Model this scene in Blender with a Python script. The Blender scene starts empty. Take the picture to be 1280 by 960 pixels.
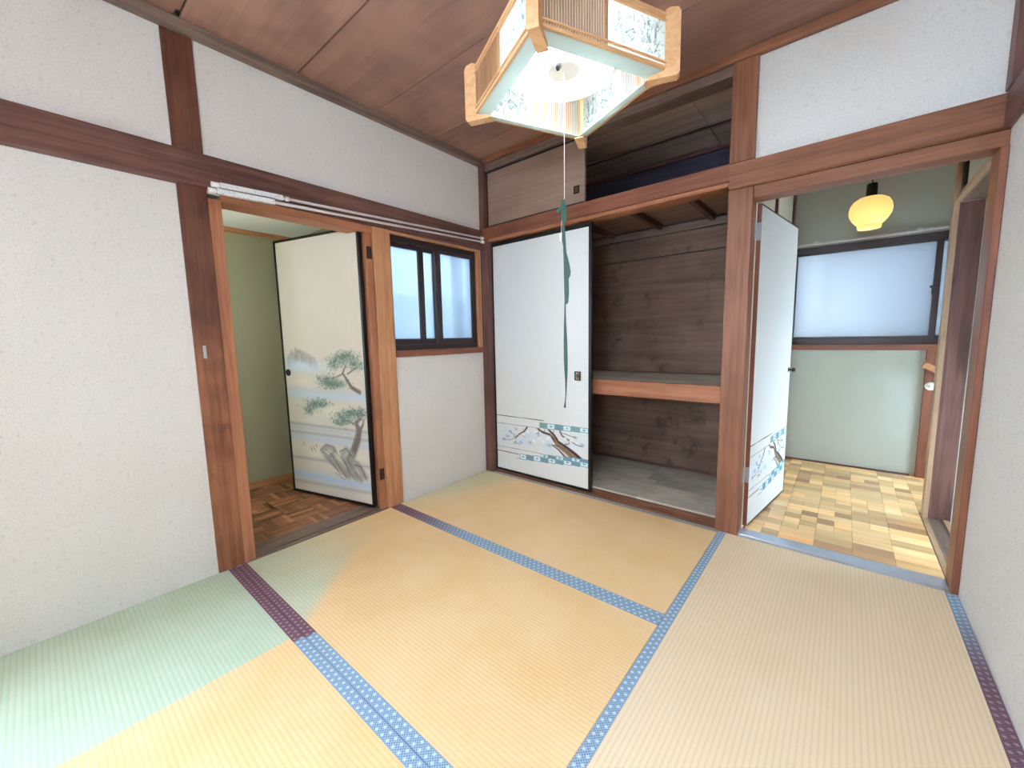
import bpy, bmesh, math, random
import numpy as np
from mathutils import Vector, Matrix

random.seed(7)
SC = bpy.context.scene
COL = SC.collection

# ------------------------------------------------------------------ camera
CAM = Vector((2.23863, -2.32865, 1.08538))
YAW, PITCH, ROLL = -0.6950, -0.1149, -0.0199
F_PX = 499.34
fw = Vector((math.sin(YAW)*math.cos(PITCH), math.cos(YAW)*math.cos(PITCH), math.sin(PITCH)))
r0 = Vector((math.cos(YAW), -math.sin(YAW), 0.0))
u0 = r0.cross(fw)
rt = r0*math.cos(ROLL) + u0*math.sin(ROLL)
up = -r0*math.sin(ROLL) + u0*math.cos(ROLL)
cam_data = bpy.data.cameras.new('camera')
cam_data.sensor_fit = 'HORIZONTAL'
cam_data.sensor_width = 36.0
cam_data.lens = F_PX/1280*36.0
cam_data.clip_start = 0.02
cam = bpy.data.objects.new('camera', cam_data)
cam.matrix_world = Matrix(((rt.x, up.x, -fw.x, CAM.x), (rt.y, up.y, -fw.y, CAM.y), (rt.z, up.z, -fw.z, CAM.z), (0, 0, 0, 1)))
COL.objects.link(cam)
SC.camera = cam

# ------------------------------------------------------------------ light
SKY_STRENGTH = 14.0
TUBE_STRENGTH = 6.5
GLOBE_STRENGTH = 0.26
world = bpy.data.worlds.new('overcast_sky')
SC.world = world
world.use_nodes = True
bg = world.node_tree.nodes['Background']
bg.inputs[0].default_value = (0.62, 0.80, 1.0, 1)
bg.inputs[1].default_value = SKY_STRENGTH
SC.view_settings.view_transform = 'Standard'
SC.view_settings.look = 'None'
SC.view_settings.exposure = 1.95
SC.view_settings.gamma = 1.0
SC.view_settings.use_curve_mapping = False
SC.cycles.max_bounces = 10
SC.cycles.diffuse_bounces = 6
SC.cycles.sample_clamp_indirect = 8.0


# ------------------------------------------------------------------ material helpers
def lin(c):
    out = []
    for v in c:
        v = v/255.0
        out.append(v/12.92 if v <= 0.04045 else ((v+0.055)/1.055)**2.4)
    return tuple(out) + (1.0,)


class NT:
    def __init__(self, name):
        self.m = bpy.data.materials.new(name)
        self.m.use_nodes = True
        self.t = self.m.node_tree
        self.n = self.t.nodes
        self.b = self.n['Principled BSDF']
        self.out = self.n['Material Output']

    def node(self, kind, **kw):
        nd = self.n.new(kind)
        for k, v in kw.items():
            setattr(nd, k, v)
        return nd

    def link(self, a, b):
        self.t.links.new(a, b)

    def val(self, sock, v):
        if hasattr(v, 'is_linked'):
            self.link(v, sock)
        else:
            sock.default_value = v

    def math(self, op, a, b=0.0, c=None, clamp=False):
        nd = self.node('ShaderNodeMath', operation=op)
        nd.use_clamp = clamp
        self.val(nd.inputs[0], a)
        self.val(nd.inputs[1], b)
        if c is not None:
            self.val(nd.inputs[2], c)
        return nd.outputs[0]

    def mix(self, f, a, b, mode='MIX'):
        nd = self.node('ShaderNodeMix', data_type='RGBA', blend_type=mode)
        self.val(nd.inputs[0], f)
        self.val(nd.inputs[6], a)
        self.val(nd.inputs[7], b)
        return nd.outputs[2]

    def obj(self):
        return self.node('ShaderNodeTexCoord').outputs['Object']

    def mapping(self, vec, scale=(1, 1, 1), loc=(0, 0, 0)):
        nd = self.node('ShaderNodeMapping')
        self.link(vec, nd.inputs[0])
        nd.inputs['Scale'].default_value = scale
        self.val(nd.inputs['Location'], loc)
        return nd.outputs[0]

    def noise(self, vec, scale, detail=4, rough=0.55, dist=0.0):
        nd = self.node('ShaderNodeTexNoise')
        self.link(vec, nd.inputs['Vector'])
        nd.inputs['Scale'].default_value = scale
        nd.inputs['Detail'].default_value = detail
        nd.inputs['Roughness'].default_value = rough
        nd.inputs['Distortion'].default_value = dist
        return nd.outputs[0]

    def ramp(self, f, stops):
        nd = self.node('ShaderNodeValToRGB')
        self.link(f, nd.inputs[0])
        el = nd.color_ramp.elements
        while len(el) < len(stops):
            el.new(0.5)
        for e, (p, c) in zip(el, stops):
            e.position = p
            e.color = c if len(c) == 4 else tuple(c) + (1,)
        return nd.outputs[0]

    def sep(self, vec):
        nd = self.node('ShaderNodeSeparateXYZ')
        self.link(vec, nd.inputs[0])
        return nd.outputs

    def bump(self, h, strength=0.3, dist=0.002):
        nd = self.node('ShaderNodeBump')
        nd.inputs['Strength'].default_value = strength
        nd.inputs['Distance'].default_value = dist
        self.link(h, nd.inputs['Height'])
        self.link(nd.outputs[0], self.b.inputs['Normal'])

    def smooth(self, x, a, b):
        nd = self.node('ShaderNodeMapRange', interpolation_type='SMOOTHSTEP')
        self.link(x, nd.inputs[0])
        nd.inputs[1].default_value = a
        nd.inputs[2].default_value = b
        return nd.outputs[0]

    def color(self, c):
        self.val(self.b.inputs['Base Color'], c)

    def rough(self, r):
        self.val(self.b.inputs['Roughness'], r)


def plain(name, rgb, rough=0.5, metal=0.0, emit=None, strength=0.0):
    t = NT(name)
    t.color(lin(rgb))
    t.rough(rough)
    t.b.inputs['Metallic'].default_value = metal
    if emit:
        t.b.inputs['Emission Color'].default_value = lin(emit)
        t.b.inputs['Emission Strength'].default_value = strength
    return t.m


def wood(name, dark, light, axis, rough=0.5, grain=38.0, blotch=0.35, spec=0.35, per_piece=0.0, stain=None, relief=0.12):
    """grain runs along axis"""
    t = NT(name)
    co = t.obj()
    if per_piece:
        rnd = t.node('ShaderNodeObjectInfo').outputs['Random']
        cmb = t.node('ShaderNodeCombineXYZ')
        for i in range(3):
            t.link(t.math('MULTIPLY', rnd, 37.0+11*i), cmb.inputs[i])
        add = t.node('ShaderNodeVectorMath', operation='ADD')
        t.link(co, add.inputs[0])
        t.link(cmb.outputs[0], add.inputs[1])
        co = add.outputs[0]
    s = [1.0, 1.0, 1.0]
    s['xyz'.index(axis)] = 0.045
    mp = t.mapping(co, tuple(s))
    g = t.noise(mp, grain, 5, 0.6, 0.6)
    g2 = t.noise(mp, grain*4.0, 3, 0.6)
    bl = t.noise(co, 2.3, 3, 0.6)
    f = t.math('ADD', t.math('MULTIPLY', g, 0.75), t.math('MULTIPLY', g2, 0.25))
    f = t.math('ADD', f, t.math('MULTIPLY', t.math('SUBTRACT', bl, 0.5), blotch*1.4))
    col = t.ramp(f, [(0.30, lin(dark)), (0.70, lin(light))])
    if per_piece:
        rnd = t.node('ShaderNodeObjectInfo').outputs['Random']
        hv = t.node('ShaderNodeHueSaturation')
        t.link(col, hv.inputs['Color'])
        t.link(t.math('MULTIPLY_ADD', rnd, per_piece, 1.0-per_piece*0.5), hv.inputs['Value'])
        col = hv.outputs[0]
        if per_piece > 0.6:
            col = t.mix(t.math('MULTIPLY', t.math('LESS_THAN', t.math('FRACT', t.math('MULTIPLY', rnd, 17.3)), 0.14), 0.55), col, lin((150, 98, 74)))
    if stain:
        sn = t.noise(t.mapping(co, (1.0, 1.0, 1.0)), 5.0, 6, 0.7)
        col = t.mix(t.math('MULTIPLY', t.smooth(sn, 0.52, 0.72), 0.7), col, lin(stain))
    t.color(col)
    t.rough(rough)
    t.b.inputs['Specular IOR Level'].default_value = spec
    t.bump(g2, relief, 0.0015)
    return t.m


def plaster(name, rgb, speck=0.10, warm=(200, 180, 140)):
    t = NT(name)
    co = t.obj()
    fine = t.noise(co, 260.0, 3, 0.7)
    mid = t.noise(co, 60.0, 3, 0.6)
    big = t.noise(co, 1.6, 3, 0.55)
    base = lin(rgb)
    col = t.mix(t.math('MULTIPLY', t.smooth(big, 0.35, 0.75), 0.16), base, lin(warm))
    col = t.mix(t.math('MULTIPLY', t.smooth(fine, 0.52, 0.70), speck*2.2), col, lin(tuple(int(v*0.70) for v in rgb)))
    col = t.mix(t.math('MULTIPLY', t.smooth(mid, 0.55, 0.72), speck), col, lin(tuple(int(v*0.78) for v in rgb)))
    t.color(col)
    t.rough(0.95)
    t.b.inputs['Specular IOR Level'].default_value = 0.1
    t.bump(t.math('ADD', fine, t.math('MULTIPLY', mid, 0.8)), 0.45, 0.0018)
    return t.m


def frosted(name, tint, clear=0.25):
    """rain-pattern frosted glass: mostly diffuses the daylight behind it"""
    t = NT(name)
    co = t.obj()
    tr = t.node('ShaderNodeBsdfTranslucent')
    tr.inputs[0].default_value = lin(tint)
    rf = t.node('ShaderNodeBsdfRefraction')
    rf.inputs['Color'].default_value = lin(tint)
    rf.inputs['Roughness'].default_value = 0.7
    rf.inputs['IOR'].default_value = 1.03
    gl = t.node('ShaderNodeBsdfGlossy')
    gl.inputs['Roughness'].default_value = 0.25
    bmp = t.node('ShaderNodeBump')
    bmp.inputs['Strength'].default_value = 0.4
    bmp.inputs['Distance'].default_value = 0.002
    t.link(t.noise(t.mapping(co, (1, 1, 3.0)), 55.0, 2, 0.5), bmp.inputs['Height'])
    for nd in (tr, rf, gl):
        t.link(bmp.outputs[0], nd.inputs['Normal'])
    m1 = t.node('ShaderNodeMixShader')
    m1.inputs[0].default_value = clear
    t.link(tr.outputs[0], m1.inputs[1])
    t.link(rf.outputs[0], m1.inputs[2])
    m2 = t.node('ShaderNodeMixShader')
    m2.inputs[0].default_value = 0.05
    t.link(m1.outputs[0], m2.inputs[1])
    t.link(gl.outputs[0], m2.inputs[2])
    t.link(m2.outputs[0], t.out.inputs['Surface'])
    return t.m


def translucent(name, rgb, amount=0.6, attr=None):
    t = NT(name)
    d = t.node('ShaderNodeBsdfDiffuse')
    tr = t.node('ShaderNodeBsdfTranslucent')
    if attr:
        a = t.node('ShaderNodeVertexColor', layer_name=attr).outputs[0]
        t.link(a, d.inputs[0])
        t.link(a, tr.inputs[0])
    else:
        d.inputs[0].default_value = lin(rgb)
        tr.inputs[0].default_value = lin(rgb)
    m = t.node('ShaderNodeMixShader')
    m.inputs[0].default_value = amount
    t.link(d.outputs[0], m.inputs[1])
    t.link(tr.outputs[0], m.inputs[2])
    t.link(m.outputs[0], t.out.inputs['Surface'])
    return t.m


def printed(name, attr='print', rough=0.75):
    t = NT(name)
    a = t.node('ShaderNodeVertexColor', layer_name=attr).outputs[0]
    co = t.obj()
    n = t.noise(co, 120.0, 3, 0.6)
    col = t.mix(t.math('MULTIPLY', t.smooth(n, 0.4, 0.7), 0.06), a, lin((170, 160, 140)))
    t.color(col)
    t.rough(rough)
    t.b.inputs['Specular IOR Level'].default_value = 0.25
    return t.m


def tatami_mat_material(name, fade, pale=0.0):
    """rush surface; ribs run along x (local); fade(t, x, y) gives the mask of unfaded green rush"""
    t = NT(name)
    co = t.obj()
    s = t.sep(co)
    x, y = s[0], s[1]
    rib = t.math('SINE', t.math('MULTIPLY', y, 2*math.pi/0.0145))
    rib01 = t.math('MULTIPLY_ADD', rib, 0.5, 0.5)
    rush = t.noise(t.mapping(co, (260.0, 14.0, 1.0)), 1.0, 3, 0.7)
    wear = t.noise(co, 3.0, 4, 0.6)
    speck = t.noise(co, 24.0, 4, 0.65)
    gold = t.ramp(wear, [(0.3, lin((240, 203, 148))), (0.7, lin((247, 216, 170)))])
    gold = t.mix(t.math('MULTIPLY', t.smooth(speck, 0.55, 0.8), 0.16), gold, lin((206, 158, 100)))
    gold = t.mix(pale, gold, lin((240, 226, 204)))
    green = t.ramp(wear, [(0.3, lin((190, 212, 186))), (0.7, lin((204, 220, 200)))])
    col = t.mix(fade(t, x, y), gold, green)
    col = t.mix(t.math('MULTIPLY', t.math('POWER', rib01, 3.0), 0.22), col, lin((214, 176, 136)), 'MULTIPLY')
    col = t.mix(t.math('MULTIPLY', rush, 0.30), col, lin((222, 200, 170)), 'MULTIPLY')
    t.color(col)
    t.rough(0.6)
    t.b.inputs['Specular IOR Level'].default_value = 0.25
    h = t.math('ADD', t.math('MULTIPLY', rib01, -1.0), t.math('MULTIPLY', rush, 0.6))
    t.bump(h, 0.22, 0.0013)
    return t.m


def border_material(name, fade, along='x', worn=0.0):
    """woven border ribbon: rows of pale blossoms and slanted threads; fade gives the mask of the unfaded purple"""
    t = NT(name)
    co = t.obj()
    s = t.sep(co)
    u, v = (s[0], s[1]) if along == 'x' else (s[1], s[0])
    P = 0.026
    # two offset rows of blossoms on each ribbon
    d = None
    for off, vc in ((0.0, 0.0095), (0.5, 0.0275)):
        fu = t.math('FRACT', t.math('ADD', t.math('DIVIDE', u, P), off + 100.0))
        du = t.math('MULTIPLY', t.math('SUBTRACT', fu, 0.5), P)
        dv = t.math('SUBTRACT', v, vc)
        r = t.math('SQRT', t.math('ADD', t.math('MULTIPLY', du, du), t.math('MULTIPLY', dv, dv)))
        blob = t.math('SUBTRACT', 1.0, t.smooth(r, 0.0022, 0.0072))
        d = blob if d is None else t.math('MAXIMUM', d, blob)
    sl1 = t.math('SINE', t.math('MULTIPLY', t.math('ADD', u, v), 2*math.pi/0.0092))
    sl2 = t.math('SINE', t.math('MULTIPLY', t.math('SUBTRACT', u, v), 2*math.pi/0.0092))
    slant = t.math('MULTIPLY', t.smooth(t.math('MAXIMUM', sl1, sl2), 0.2, 1.0), 0.85)
    blue = t.mix(slant, lin((104, 130, 160)), lin((172, 194, 212)))
    blue = t.mix(t.math('MULTIPLY', d, 0.75), blue, lin((214, 230, 240)))
    purp = t.mix(slant, lin((104, 70, 82)), lin((132, 98, 110)))
    purp = t.mix(t.math('MULTIPLY', d, 0.55), purp, lin((190, 168, 176)))
    t.color(t.mix(worn, t.mix(fade(t, s[0], s[1]), blue, purp), lin((178, 166, 150))))
    t.rough(0.7)
    t.b.inputs['Specular IOR Level'].default_value = 0.2
    t.bump(d, 0.3, 0.001)
    return t.m


# ------------------------------------------------------------------ mesh helpers
def box(bm, x0, x1, y0, y1, z0, z1, bev=0.0):
    x0, x1 = min(x0, x1), max(x0, x1)
    y0, y1 = min(y0, y1), max(y0, y1)
    z0, z1 = min(z0, z1), max(z0, z1)
    mtx = Matrix.Translation(((x0+x1)/2, (y0+y1)/2, (z0+z1)/2)) @ Matrix.Diagonal((x1-x0, y1-y0, z1-z0, 1))
    r = bmesh.ops.create_cube(bm, size=1.0, matrix=mtx)
    if bev > 0:
        es = list({e for v in r['verts'] for e in v.link_edges})
        bmesh.ops.bevel(bm, geom=es, offset=bev, segments=1, affect='EDGES', profile=0.5)
    return r['verts']


def obox(bm, p0, p1, w, h, upv=(0, 0, 1)):
    """oriented box from p0 to p1, w across, h along upv"""
    p0, p1 = Vector(p0), Vector(p1)
    d = (p1-p0)
    L = d.length
    d.normalize()
    s = d.cross(Vector(upv)).normalized()
    u = s.cross(d).normalized()
    m = Matrix(((d.x*L, s.x*w, u.x*h, (p0.x+p1.x)/2), (d.y*L, s.y*w, u.y*h, (p0.y+p1.y)/2), (d.z*L, s.z*w, u.z*h, (p0.z+p1.z)/2), (0, 0, 0, 1)))
    bmesh.ops.create_cube(bm, size=1.0, matrix=m)


def prism(bm, pts, axis, a, b):
    """extrude polygon (pairs) along axis from a to b"""
    def P(q, t):
        if axis == 'x':
            return (t, q[0], q[1])
        if axis == 'y':
            return (q[0], t, q[1])
        return (q[0], q[1], t)
    lo = [bm.verts.new(P(q, a)) for q in pts]
    hi = [bm.verts.new(P(q, b)) for q in pts]
    n = len(pts)
    bm.faces.new(lo)
    bm.faces.new(hi[::-1])
    for i in range(n):
        bm.faces.new((lo[i], hi[i], hi[(i+1) % n], lo[(i+1) % n]))


def tube(bm, pts, r, seg=10, cap=True):
    pts = [Vector(p) for p in pts]
    rings = []
    for i, p in enumerate(pts):
        d = (pts[min(i+1, len(pts)-1)] - pts[max(i-1, 0)]).normalized()
        a = d.cross(Vector((0, 0, 1)))
        if a.length < 1e-3:
            a = Vector((1, 0, 0))
        a.normalize()
        b = d.cross(a)
        rr = r[i] if isinstance(r, (list, tuple)) else r
        rings.append([bm.verts.new(p + a*rr*math.cos(2*math.pi*k/seg) + b*rr*math.sin(2*math.pi*k/seg)) for k in range(seg)])
    for A, B in zip(rings, rings[1:]):
        for k in range(seg):
            bm.faces.new((A[k], A[(k+1) % seg], B[(k+1) % seg], B[k]))
    if cap:
        bm.faces.new(rings[0][::-1])
        bm.faces.new(rings[-1])


def lathe(bm, prof, c=(0, 0, 0), seg=32, close=False):
    rings = []
    for r, z in prof:
        rings.append([bm.verts.new((c[0]+r*math.cos(2*math.pi*k/seg), c[1]+r*math.sin(2*math.pi*k/seg), c[2]+z)) for k in range(seg)])
    pairs = list(zip(rings, rings[1:]))
    if close:
        pairs.append((rings[-1], rings[0]))
    for A, B in pairs:
        for k in range(seg):
            bm.faces.new((A[k], A[(k+1) % seg], B[(k+1) % seg], B[k]))
    if not close:
        bm.faces.new(rings[0][::-1])
        bm.faces.new(rings[-1])


def torus(bm, R, r, z, seg=64, ms=12):
    lathe(bm, [(R + r*math.cos(2*math.pi*k/ms), z + r*math.sin(2*math.pi*k/ms)) for k in range(ms)], seg=seg, close=True)


def BM():
    return bmesh.new()


def build(name, bm, mat, parent=None, label=None, local=False, smooth=False, kind=None):
    bmesh.ops.recalc_face_normals(bm, faces=bm.faces)
    if parent is not None and not local:
        bmesh.ops.translate(bm, vec=-Vector(parent.location), verts=bm.verts)
    me = bpy.data.meshes.new(name)
    bm.to_mesh(me)
    bm.free()
    me.materials.append(mat)
    if smooth:
        for p in me.polygons:
            p.use_smooth = True
        me.set_sharp_from_angle(angle=math.radians(40))
    o = bpy.data.objects.new(name, me)
    COL.objects.link(o)
    if parent is not None:
        o.parent = parent
    if label:
        o['label'] = label
    if kind:
        o['kind'] = kind
    return o


def tag(o, label, cat, group=None, kind=None):
    o['label'] = label
    o['category'] = cat
    if group:
        o['group'] = group
    if kind:
        o['kind'] = kind
    return o


def empty(name, loc, label, cat, rz=0.0, group=None, kind=None):
    o = bpy.data.objects.new(name, None)
    o.empty_display_size = 0.1
    o.location = loc
    o.rotation_euler = (0, 0, rz)
    COL.objects.link(o)
    return tag(o, label, cat, group, kind)


def piece(src, parent, loc, name=None):
    """another object sharing src's mesh"""
    c = src.copy()
    COL.objects.link(c)
    c.parent = parent
    c.location = loc
    return c


def structure(name, bm, mat, label, cat, **kw):
    o = build(name, bm, mat, **kw)
    return tag(o, label, cat, kind='structure')


# ------------------------------------------------------------------ materials
M = {}
M['plaster'] = plaster('warm_plaster', (217, 212, 206), 0.28, warm=(208, 194, 172))
M['plaster_green'] = plaster('green_plaster', (182, 184, 174), 0.10, warm=(160, 160, 120))
M['plaster_hall'] = plaster('olive_plaster', (176, 172, 146), 0.10, warm=(150, 150, 100))
M['plaster_cream'] = plaster('cream_plaster', (222, 214, 192), 0.06)
M['white_board'] = plain('white_board', (244, 243, 238), 0.8)
for ax in 'xyz':
    M['dark_'+ax] = wood('dark_aged_wood_'+ax, (76, 48, 44), (128, 90, 80), ax, 0.45)
    M['post_'+ax] = wood('brown_wood_'+ax, (106, 64, 45), (154, 102, 75), ax, 0.45)
    M['red_'+ax] = wood('reddish_wood_'+ax, (106, 62, 47), (150, 94, 70), ax, 0.42)
    M['cedar_'+ax] = wood('cedar_'+ax, (166, 108, 72), (206, 152, 108), ax, 0.5)
    M['amber_'+ax] = wood('amber_wood_'+ax, (136, 82, 56), (182, 122, 88), ax, 0.5)
    M['pale_'+ax] = wood('pale_worn_wood_'+ax, (146, 116, 90), (184, 152, 122), ax, 0.5)
    M['grey_'+ax] = wood('greyed_wood_'+ax, (94, 76, 68), (142, 120, 106), ax, 0.4)
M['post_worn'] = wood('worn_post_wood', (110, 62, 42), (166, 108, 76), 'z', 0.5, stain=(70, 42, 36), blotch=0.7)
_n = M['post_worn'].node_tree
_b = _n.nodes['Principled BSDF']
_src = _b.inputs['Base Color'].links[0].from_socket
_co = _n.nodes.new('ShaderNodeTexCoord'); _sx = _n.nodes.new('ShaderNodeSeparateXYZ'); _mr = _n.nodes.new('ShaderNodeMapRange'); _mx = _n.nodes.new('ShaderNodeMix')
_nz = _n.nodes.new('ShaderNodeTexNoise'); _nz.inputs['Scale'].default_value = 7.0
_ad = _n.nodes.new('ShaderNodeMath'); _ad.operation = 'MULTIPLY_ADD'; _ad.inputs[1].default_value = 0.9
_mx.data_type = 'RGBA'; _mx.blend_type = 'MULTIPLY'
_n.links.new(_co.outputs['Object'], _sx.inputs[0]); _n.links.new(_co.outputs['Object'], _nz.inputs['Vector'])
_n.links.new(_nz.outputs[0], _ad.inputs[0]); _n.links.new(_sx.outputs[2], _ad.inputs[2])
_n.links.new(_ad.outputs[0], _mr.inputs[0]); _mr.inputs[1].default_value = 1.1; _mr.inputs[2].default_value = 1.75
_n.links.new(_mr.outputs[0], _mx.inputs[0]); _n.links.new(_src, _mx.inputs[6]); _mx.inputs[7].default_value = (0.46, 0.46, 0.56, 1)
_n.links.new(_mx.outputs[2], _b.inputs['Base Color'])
M['sill_gloss'] = plain('sill_cover_strip', (206, 216, 232), 0.34, 0.7)
M['ceiling'] = wood('ceiling_board', (134, 100, 88), (166, 126, 108), 'x', 0.55, grain=14, blotch=1.0, per_piece=0.14, relief=0.05)
M['tenbukuro_board'] = wood('overhead_board', (182, 152, 136), (226, 198, 180), 'x', 0.6, grain=16, blotch=0.5, per_piece=0.1)
M['cupboard_ceiling'] = wood('cupboard_ceiling_board', (150, 118, 100), (190, 156, 134), 'x', 0.6, grain=16, blotch=0.5, per_piece=0.1)
M['closet_board'] = wood('closet_board', (98, 74, 62), (132, 104, 88), 'x', 0.7, grain=20, blotch=0.5, stain=(44, 32, 30), per_piece=0.06)
M['closet_floor'] = wood('closet_floor_board', (166, 158, 142), (206, 200, 184), 'x', 0.7, grain=12, blotch=1.0, stain=(140, 124, 100), per_piece=0.16)
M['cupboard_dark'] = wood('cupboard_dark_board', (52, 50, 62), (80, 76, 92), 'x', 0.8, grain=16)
M['veneer'] = wood('veneer', (138, 112, 96), (164, 138, 122), 'x', 0.5, grain=14, blotch=0.4, relief=0.03)
M['black'] = plain('black_lacquer', (14, 13, 16), 0.35)
M['black_frame'] = plain('dark_lacquer', (34, 26, 26), 0.4)
M['bronze'] = plain('bronze_aluminium', (62, 50, 50), 0.4, 0.4)
M['steel'] = plain('zinc_plate', (176, 178, 182), 0.35, 0.7)
M['brown_hinge'] = plain('brown_hinge_metal', (66, 44, 36), 0.45, 0.5)
M['brass'] = plain('old_brass', (112, 84, 54), 0.45, 0.5)
M['cord'] = plain('white_cord', (226, 226, 220), 0.6)
M['plastic_white'] = plain('white_plastic', (236, 236, 230), 0.4)
M['rod'] = plain('white_coated_rod', (206, 196, 194), 0.3)
M['ribbon'] = plain('green_satin', (27, 72, 58), 0.45)
M['glass_left'] = frosted('frosted_glass_left', (124, 129, 134), 0.35)
M['glass_right'] = frosted('frosted_glass_right', (114, 114, 114), 0.35)
M['glass_added_stair'] = frosted('frosted_glass_added_stair', (206, 206, 204), 0.1)  # panes of the windows added at the stairs for light
M['glass_added_hall'] = frosted('frosted_glass_added_hall', (166, 163, 152), 0.2)  # pane of the window added in the hall for light
M['lamp_wood'] = wood('pale_lamp_wood', (204, 150, 100), (228, 184, 136), 'x', 0.5, grain=50, blotch=0.2)
M['lamp_lattice'] = wood('lamp_lattice_wood', (150, 108, 78), (196, 150, 110), 'z', 0.5, grain=50, blotch=0.2)
M['lamp_panel'] = translucent('washi_acrylic', (236, 240, 232), 0.5, attr='print')
M['lamp_flange'] = translucent('milky_acrylic', (192, 204, 200), 0.35)
M['reflector'] = plain('reflector_enamel', (244, 246, 244), 0.4)
M['tube'] = plain('fluorescent_tube', (255, 255, 255), 0.5, emit=(242, 250, 255), strength=TUBE_STRENGTH)
M['globe'] = plain('opal_globe', (236, 178, 96), 0.3, emit=(255, 206, 122), strength=GLOBE_STRENGTH)
M['print'] = printed('printed_paper')
M['hall_block'] = wood('dark_parquet', (120, 76, 50), (188, 130, 90), 'y', 0.4, grain=40, per_piece=0.95)
M['light_block'] = wood('light_parquet', (232, 176, 114), (254, 220, 162), 'x', 0.22, grain=26, per_piece=0.62, spec=0.5, relief=0.04)
M['screed'] = plain('dark_underlay', (40, 28, 22), 0.8)

# ------------------------------------------------------------------ setting : floors
RW = 2.655          # x of the right wall
REAR = -3.56
bm = BM(); box(bm, -0.02, RW+0.02, REAR-0.02, 0.128, -0.16, -0.0552)
structure('floor', bm, M['screed'], 'dark underfloor beneath the straw mats of the room', 'floor')

# hall floor with basket-weave parquet
hall_floor = empty('floor', (-0.62, -1.5, -0.012), 'dark brown basket-weave parquet floor beyond the left doorway', 'floor', kind='structure')
bm = BM(); box(bm, -1.10, -0.02, -2.2, -0.90, -0.06, -0.006)
build('underlay', bm, M['screed'], hall_floor)
SQ, FN = 0.152, 5
fl = None
bm = BM(); box(bm, -SQ/2+.0006, SQ/2-.0006, -SQ/FN/2+.0006, SQ/FN/2-.0006, 0, 0.014, 0.001)
fx = build('parquet_block', bm, M['hall_block'], hall_floor, local=True)
bm = BM(); box(bm, -SQ/FN/2+.0006, SQ/FN/2-.0006, -SQ/2+.0006, SQ/2-.0006, 0, 0.014, 0.001)
fy = build('parquet_block', bm, M['hall_block'], hall_floor, local=True)
first = {0: True, 1: True}
for i in range(7):
    for j in range(6):
        cx = -0.115 - SQ*(i+0.5)
        cy = -0.945 - SQ*(j+0.5)
        if cx - SQ/2 < -1.185:
            continue
        k = (i+j) % 2
        for n in range(FN):
            off = (n-(FN-1)/2)*SQ/FN
            loc = (cx + (0 if k == 0 else off) + 0.62, cy + (off if k == 0 else 0) + 1.5, 0.006 - random.random()*0.0012)
            src = fx if k == 0 else fy
            if first[k]:
                src.location = loc
                first[k] = False
            else:
                piece(src, hall_floor, loc)

# far room floor : mosaic parquet in columns
far_floor = empty('floor', (2.25, 0.9, -0.012), 'pale golden mosaic parquet floor under the globe lamp beyond the right doorway', 'floor', kind='structure')
bm = BM(); box(bm, 1.85, 2.64, 0.128, 1.78, -0.06, -0.006); box(bm, 2.64, 3.3, 0.96, 1.78, -0.06, -0.006)
build('underlay', bm, M['screed'], far_floor)
CW, RH = 0.1535, 0.0795
def blk(w):
    b = BM(); box(b, -w/2+.0004, w/2-.0004, -RH/2+.0004, RH/2-.0004, 0, 0.014, 0.0006)
    return build('parquet_block', b, M['light_block'], far_floor, local=True)
b_full, b_half = blk(CW), blk(CW/2)
used = {}
def put(src, x, y):
    loc = (x-2.25, y-0.9, 0.006-random.random()*0.0008)
    if src not in used:
        used[src] = 1; src.location = loc
    else:
        piece(src, far_floor, loc)
x = 1.942 - CW/2 - 0.0
for c in range(6):
    cx = 1.942 + c*CW - 0.0
    for rI in range(21):
        cy = 0.112 + RH*(rI+0.5)
        if cy + RH/2 > 1.785 or (c == 5 and cy < 0.98):
            continue
        if random.random() < 0.5:
            put(b_full, cx, cy)
        else:
            put(b_half, cx-CW/4, cy); put(b_half, cx+CW/4, cy)

# ------------------------------------------------------------------ setting : walls
ZC = 2.435
bm = BM()
box(bm, -0.12, 0, -2.75, -1.76, -0.12, ZC+.06)
box(bm, -0.12, 0, REAR-.1, -3.52, -0.12, ZC+.06)
box(bm, -0.12, 0, -3.52, -2.75, -0.12, 0.85)
box(bm, -0.12, 0, -3.52, -2.75, 1.95, ZC+.06)
box(bm, -0.12, 0, -1.76, 0.06, 1.755, ZC+.06)
box(bm, -0.12, 0, -0.83, 0.06, -0.12, 0.985)
box(bm, -0.12, 0, -0.045, 0.06, 0.985, 1.755)
structure('wall_left', bm, M['plaster'], 'white textured plaster wall on the left, holding a doorway and a window', 'wall')
bm = BM()
box(bm, 1.80, RW+.10, 0.035, 0.115, 1.79, ZC+.06)
structure('wall_back', bm, M['plaster'], 'plaster wall panel above the right doorway', 'wall')
bm = BM(); box(bm, RW, RW+.10, REAR-.1, 0.035, -0.12, ZC+.06)
structure('wall_right', bm, M['plaster'], 'white textured plaster wall at the right edge', 'wall')
bm = BM()
WA, WB, WC, WD = 1.85, 2.56, 1.05, 1.75
box(bm, -0.12, WA, REAR-.1, REAR, -0.12, ZC+.06); box(bm, WB, RW+.1, REAR-.1, REAR, -0.12, ZC+.06)
box(bm, WA, WB, REAR-.1, REAR, -0.12, WC); box(bm, WA, WB, REAR-.1, REAR, WD, ZC+.06)
structure('wall_rear', bm, M['plaster'], 'plaster wall with an added light opening behind the viewer', 'wall')
added_win6 = empty('added_window_6', ((WA+WB)/2, REAR-.05, WC), 'wooden window frame added for light in the rear wall behind the viewer', 'window', kind='structure')  # unseen opening added to throw daylight on the back wall
bm = BM()
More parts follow.
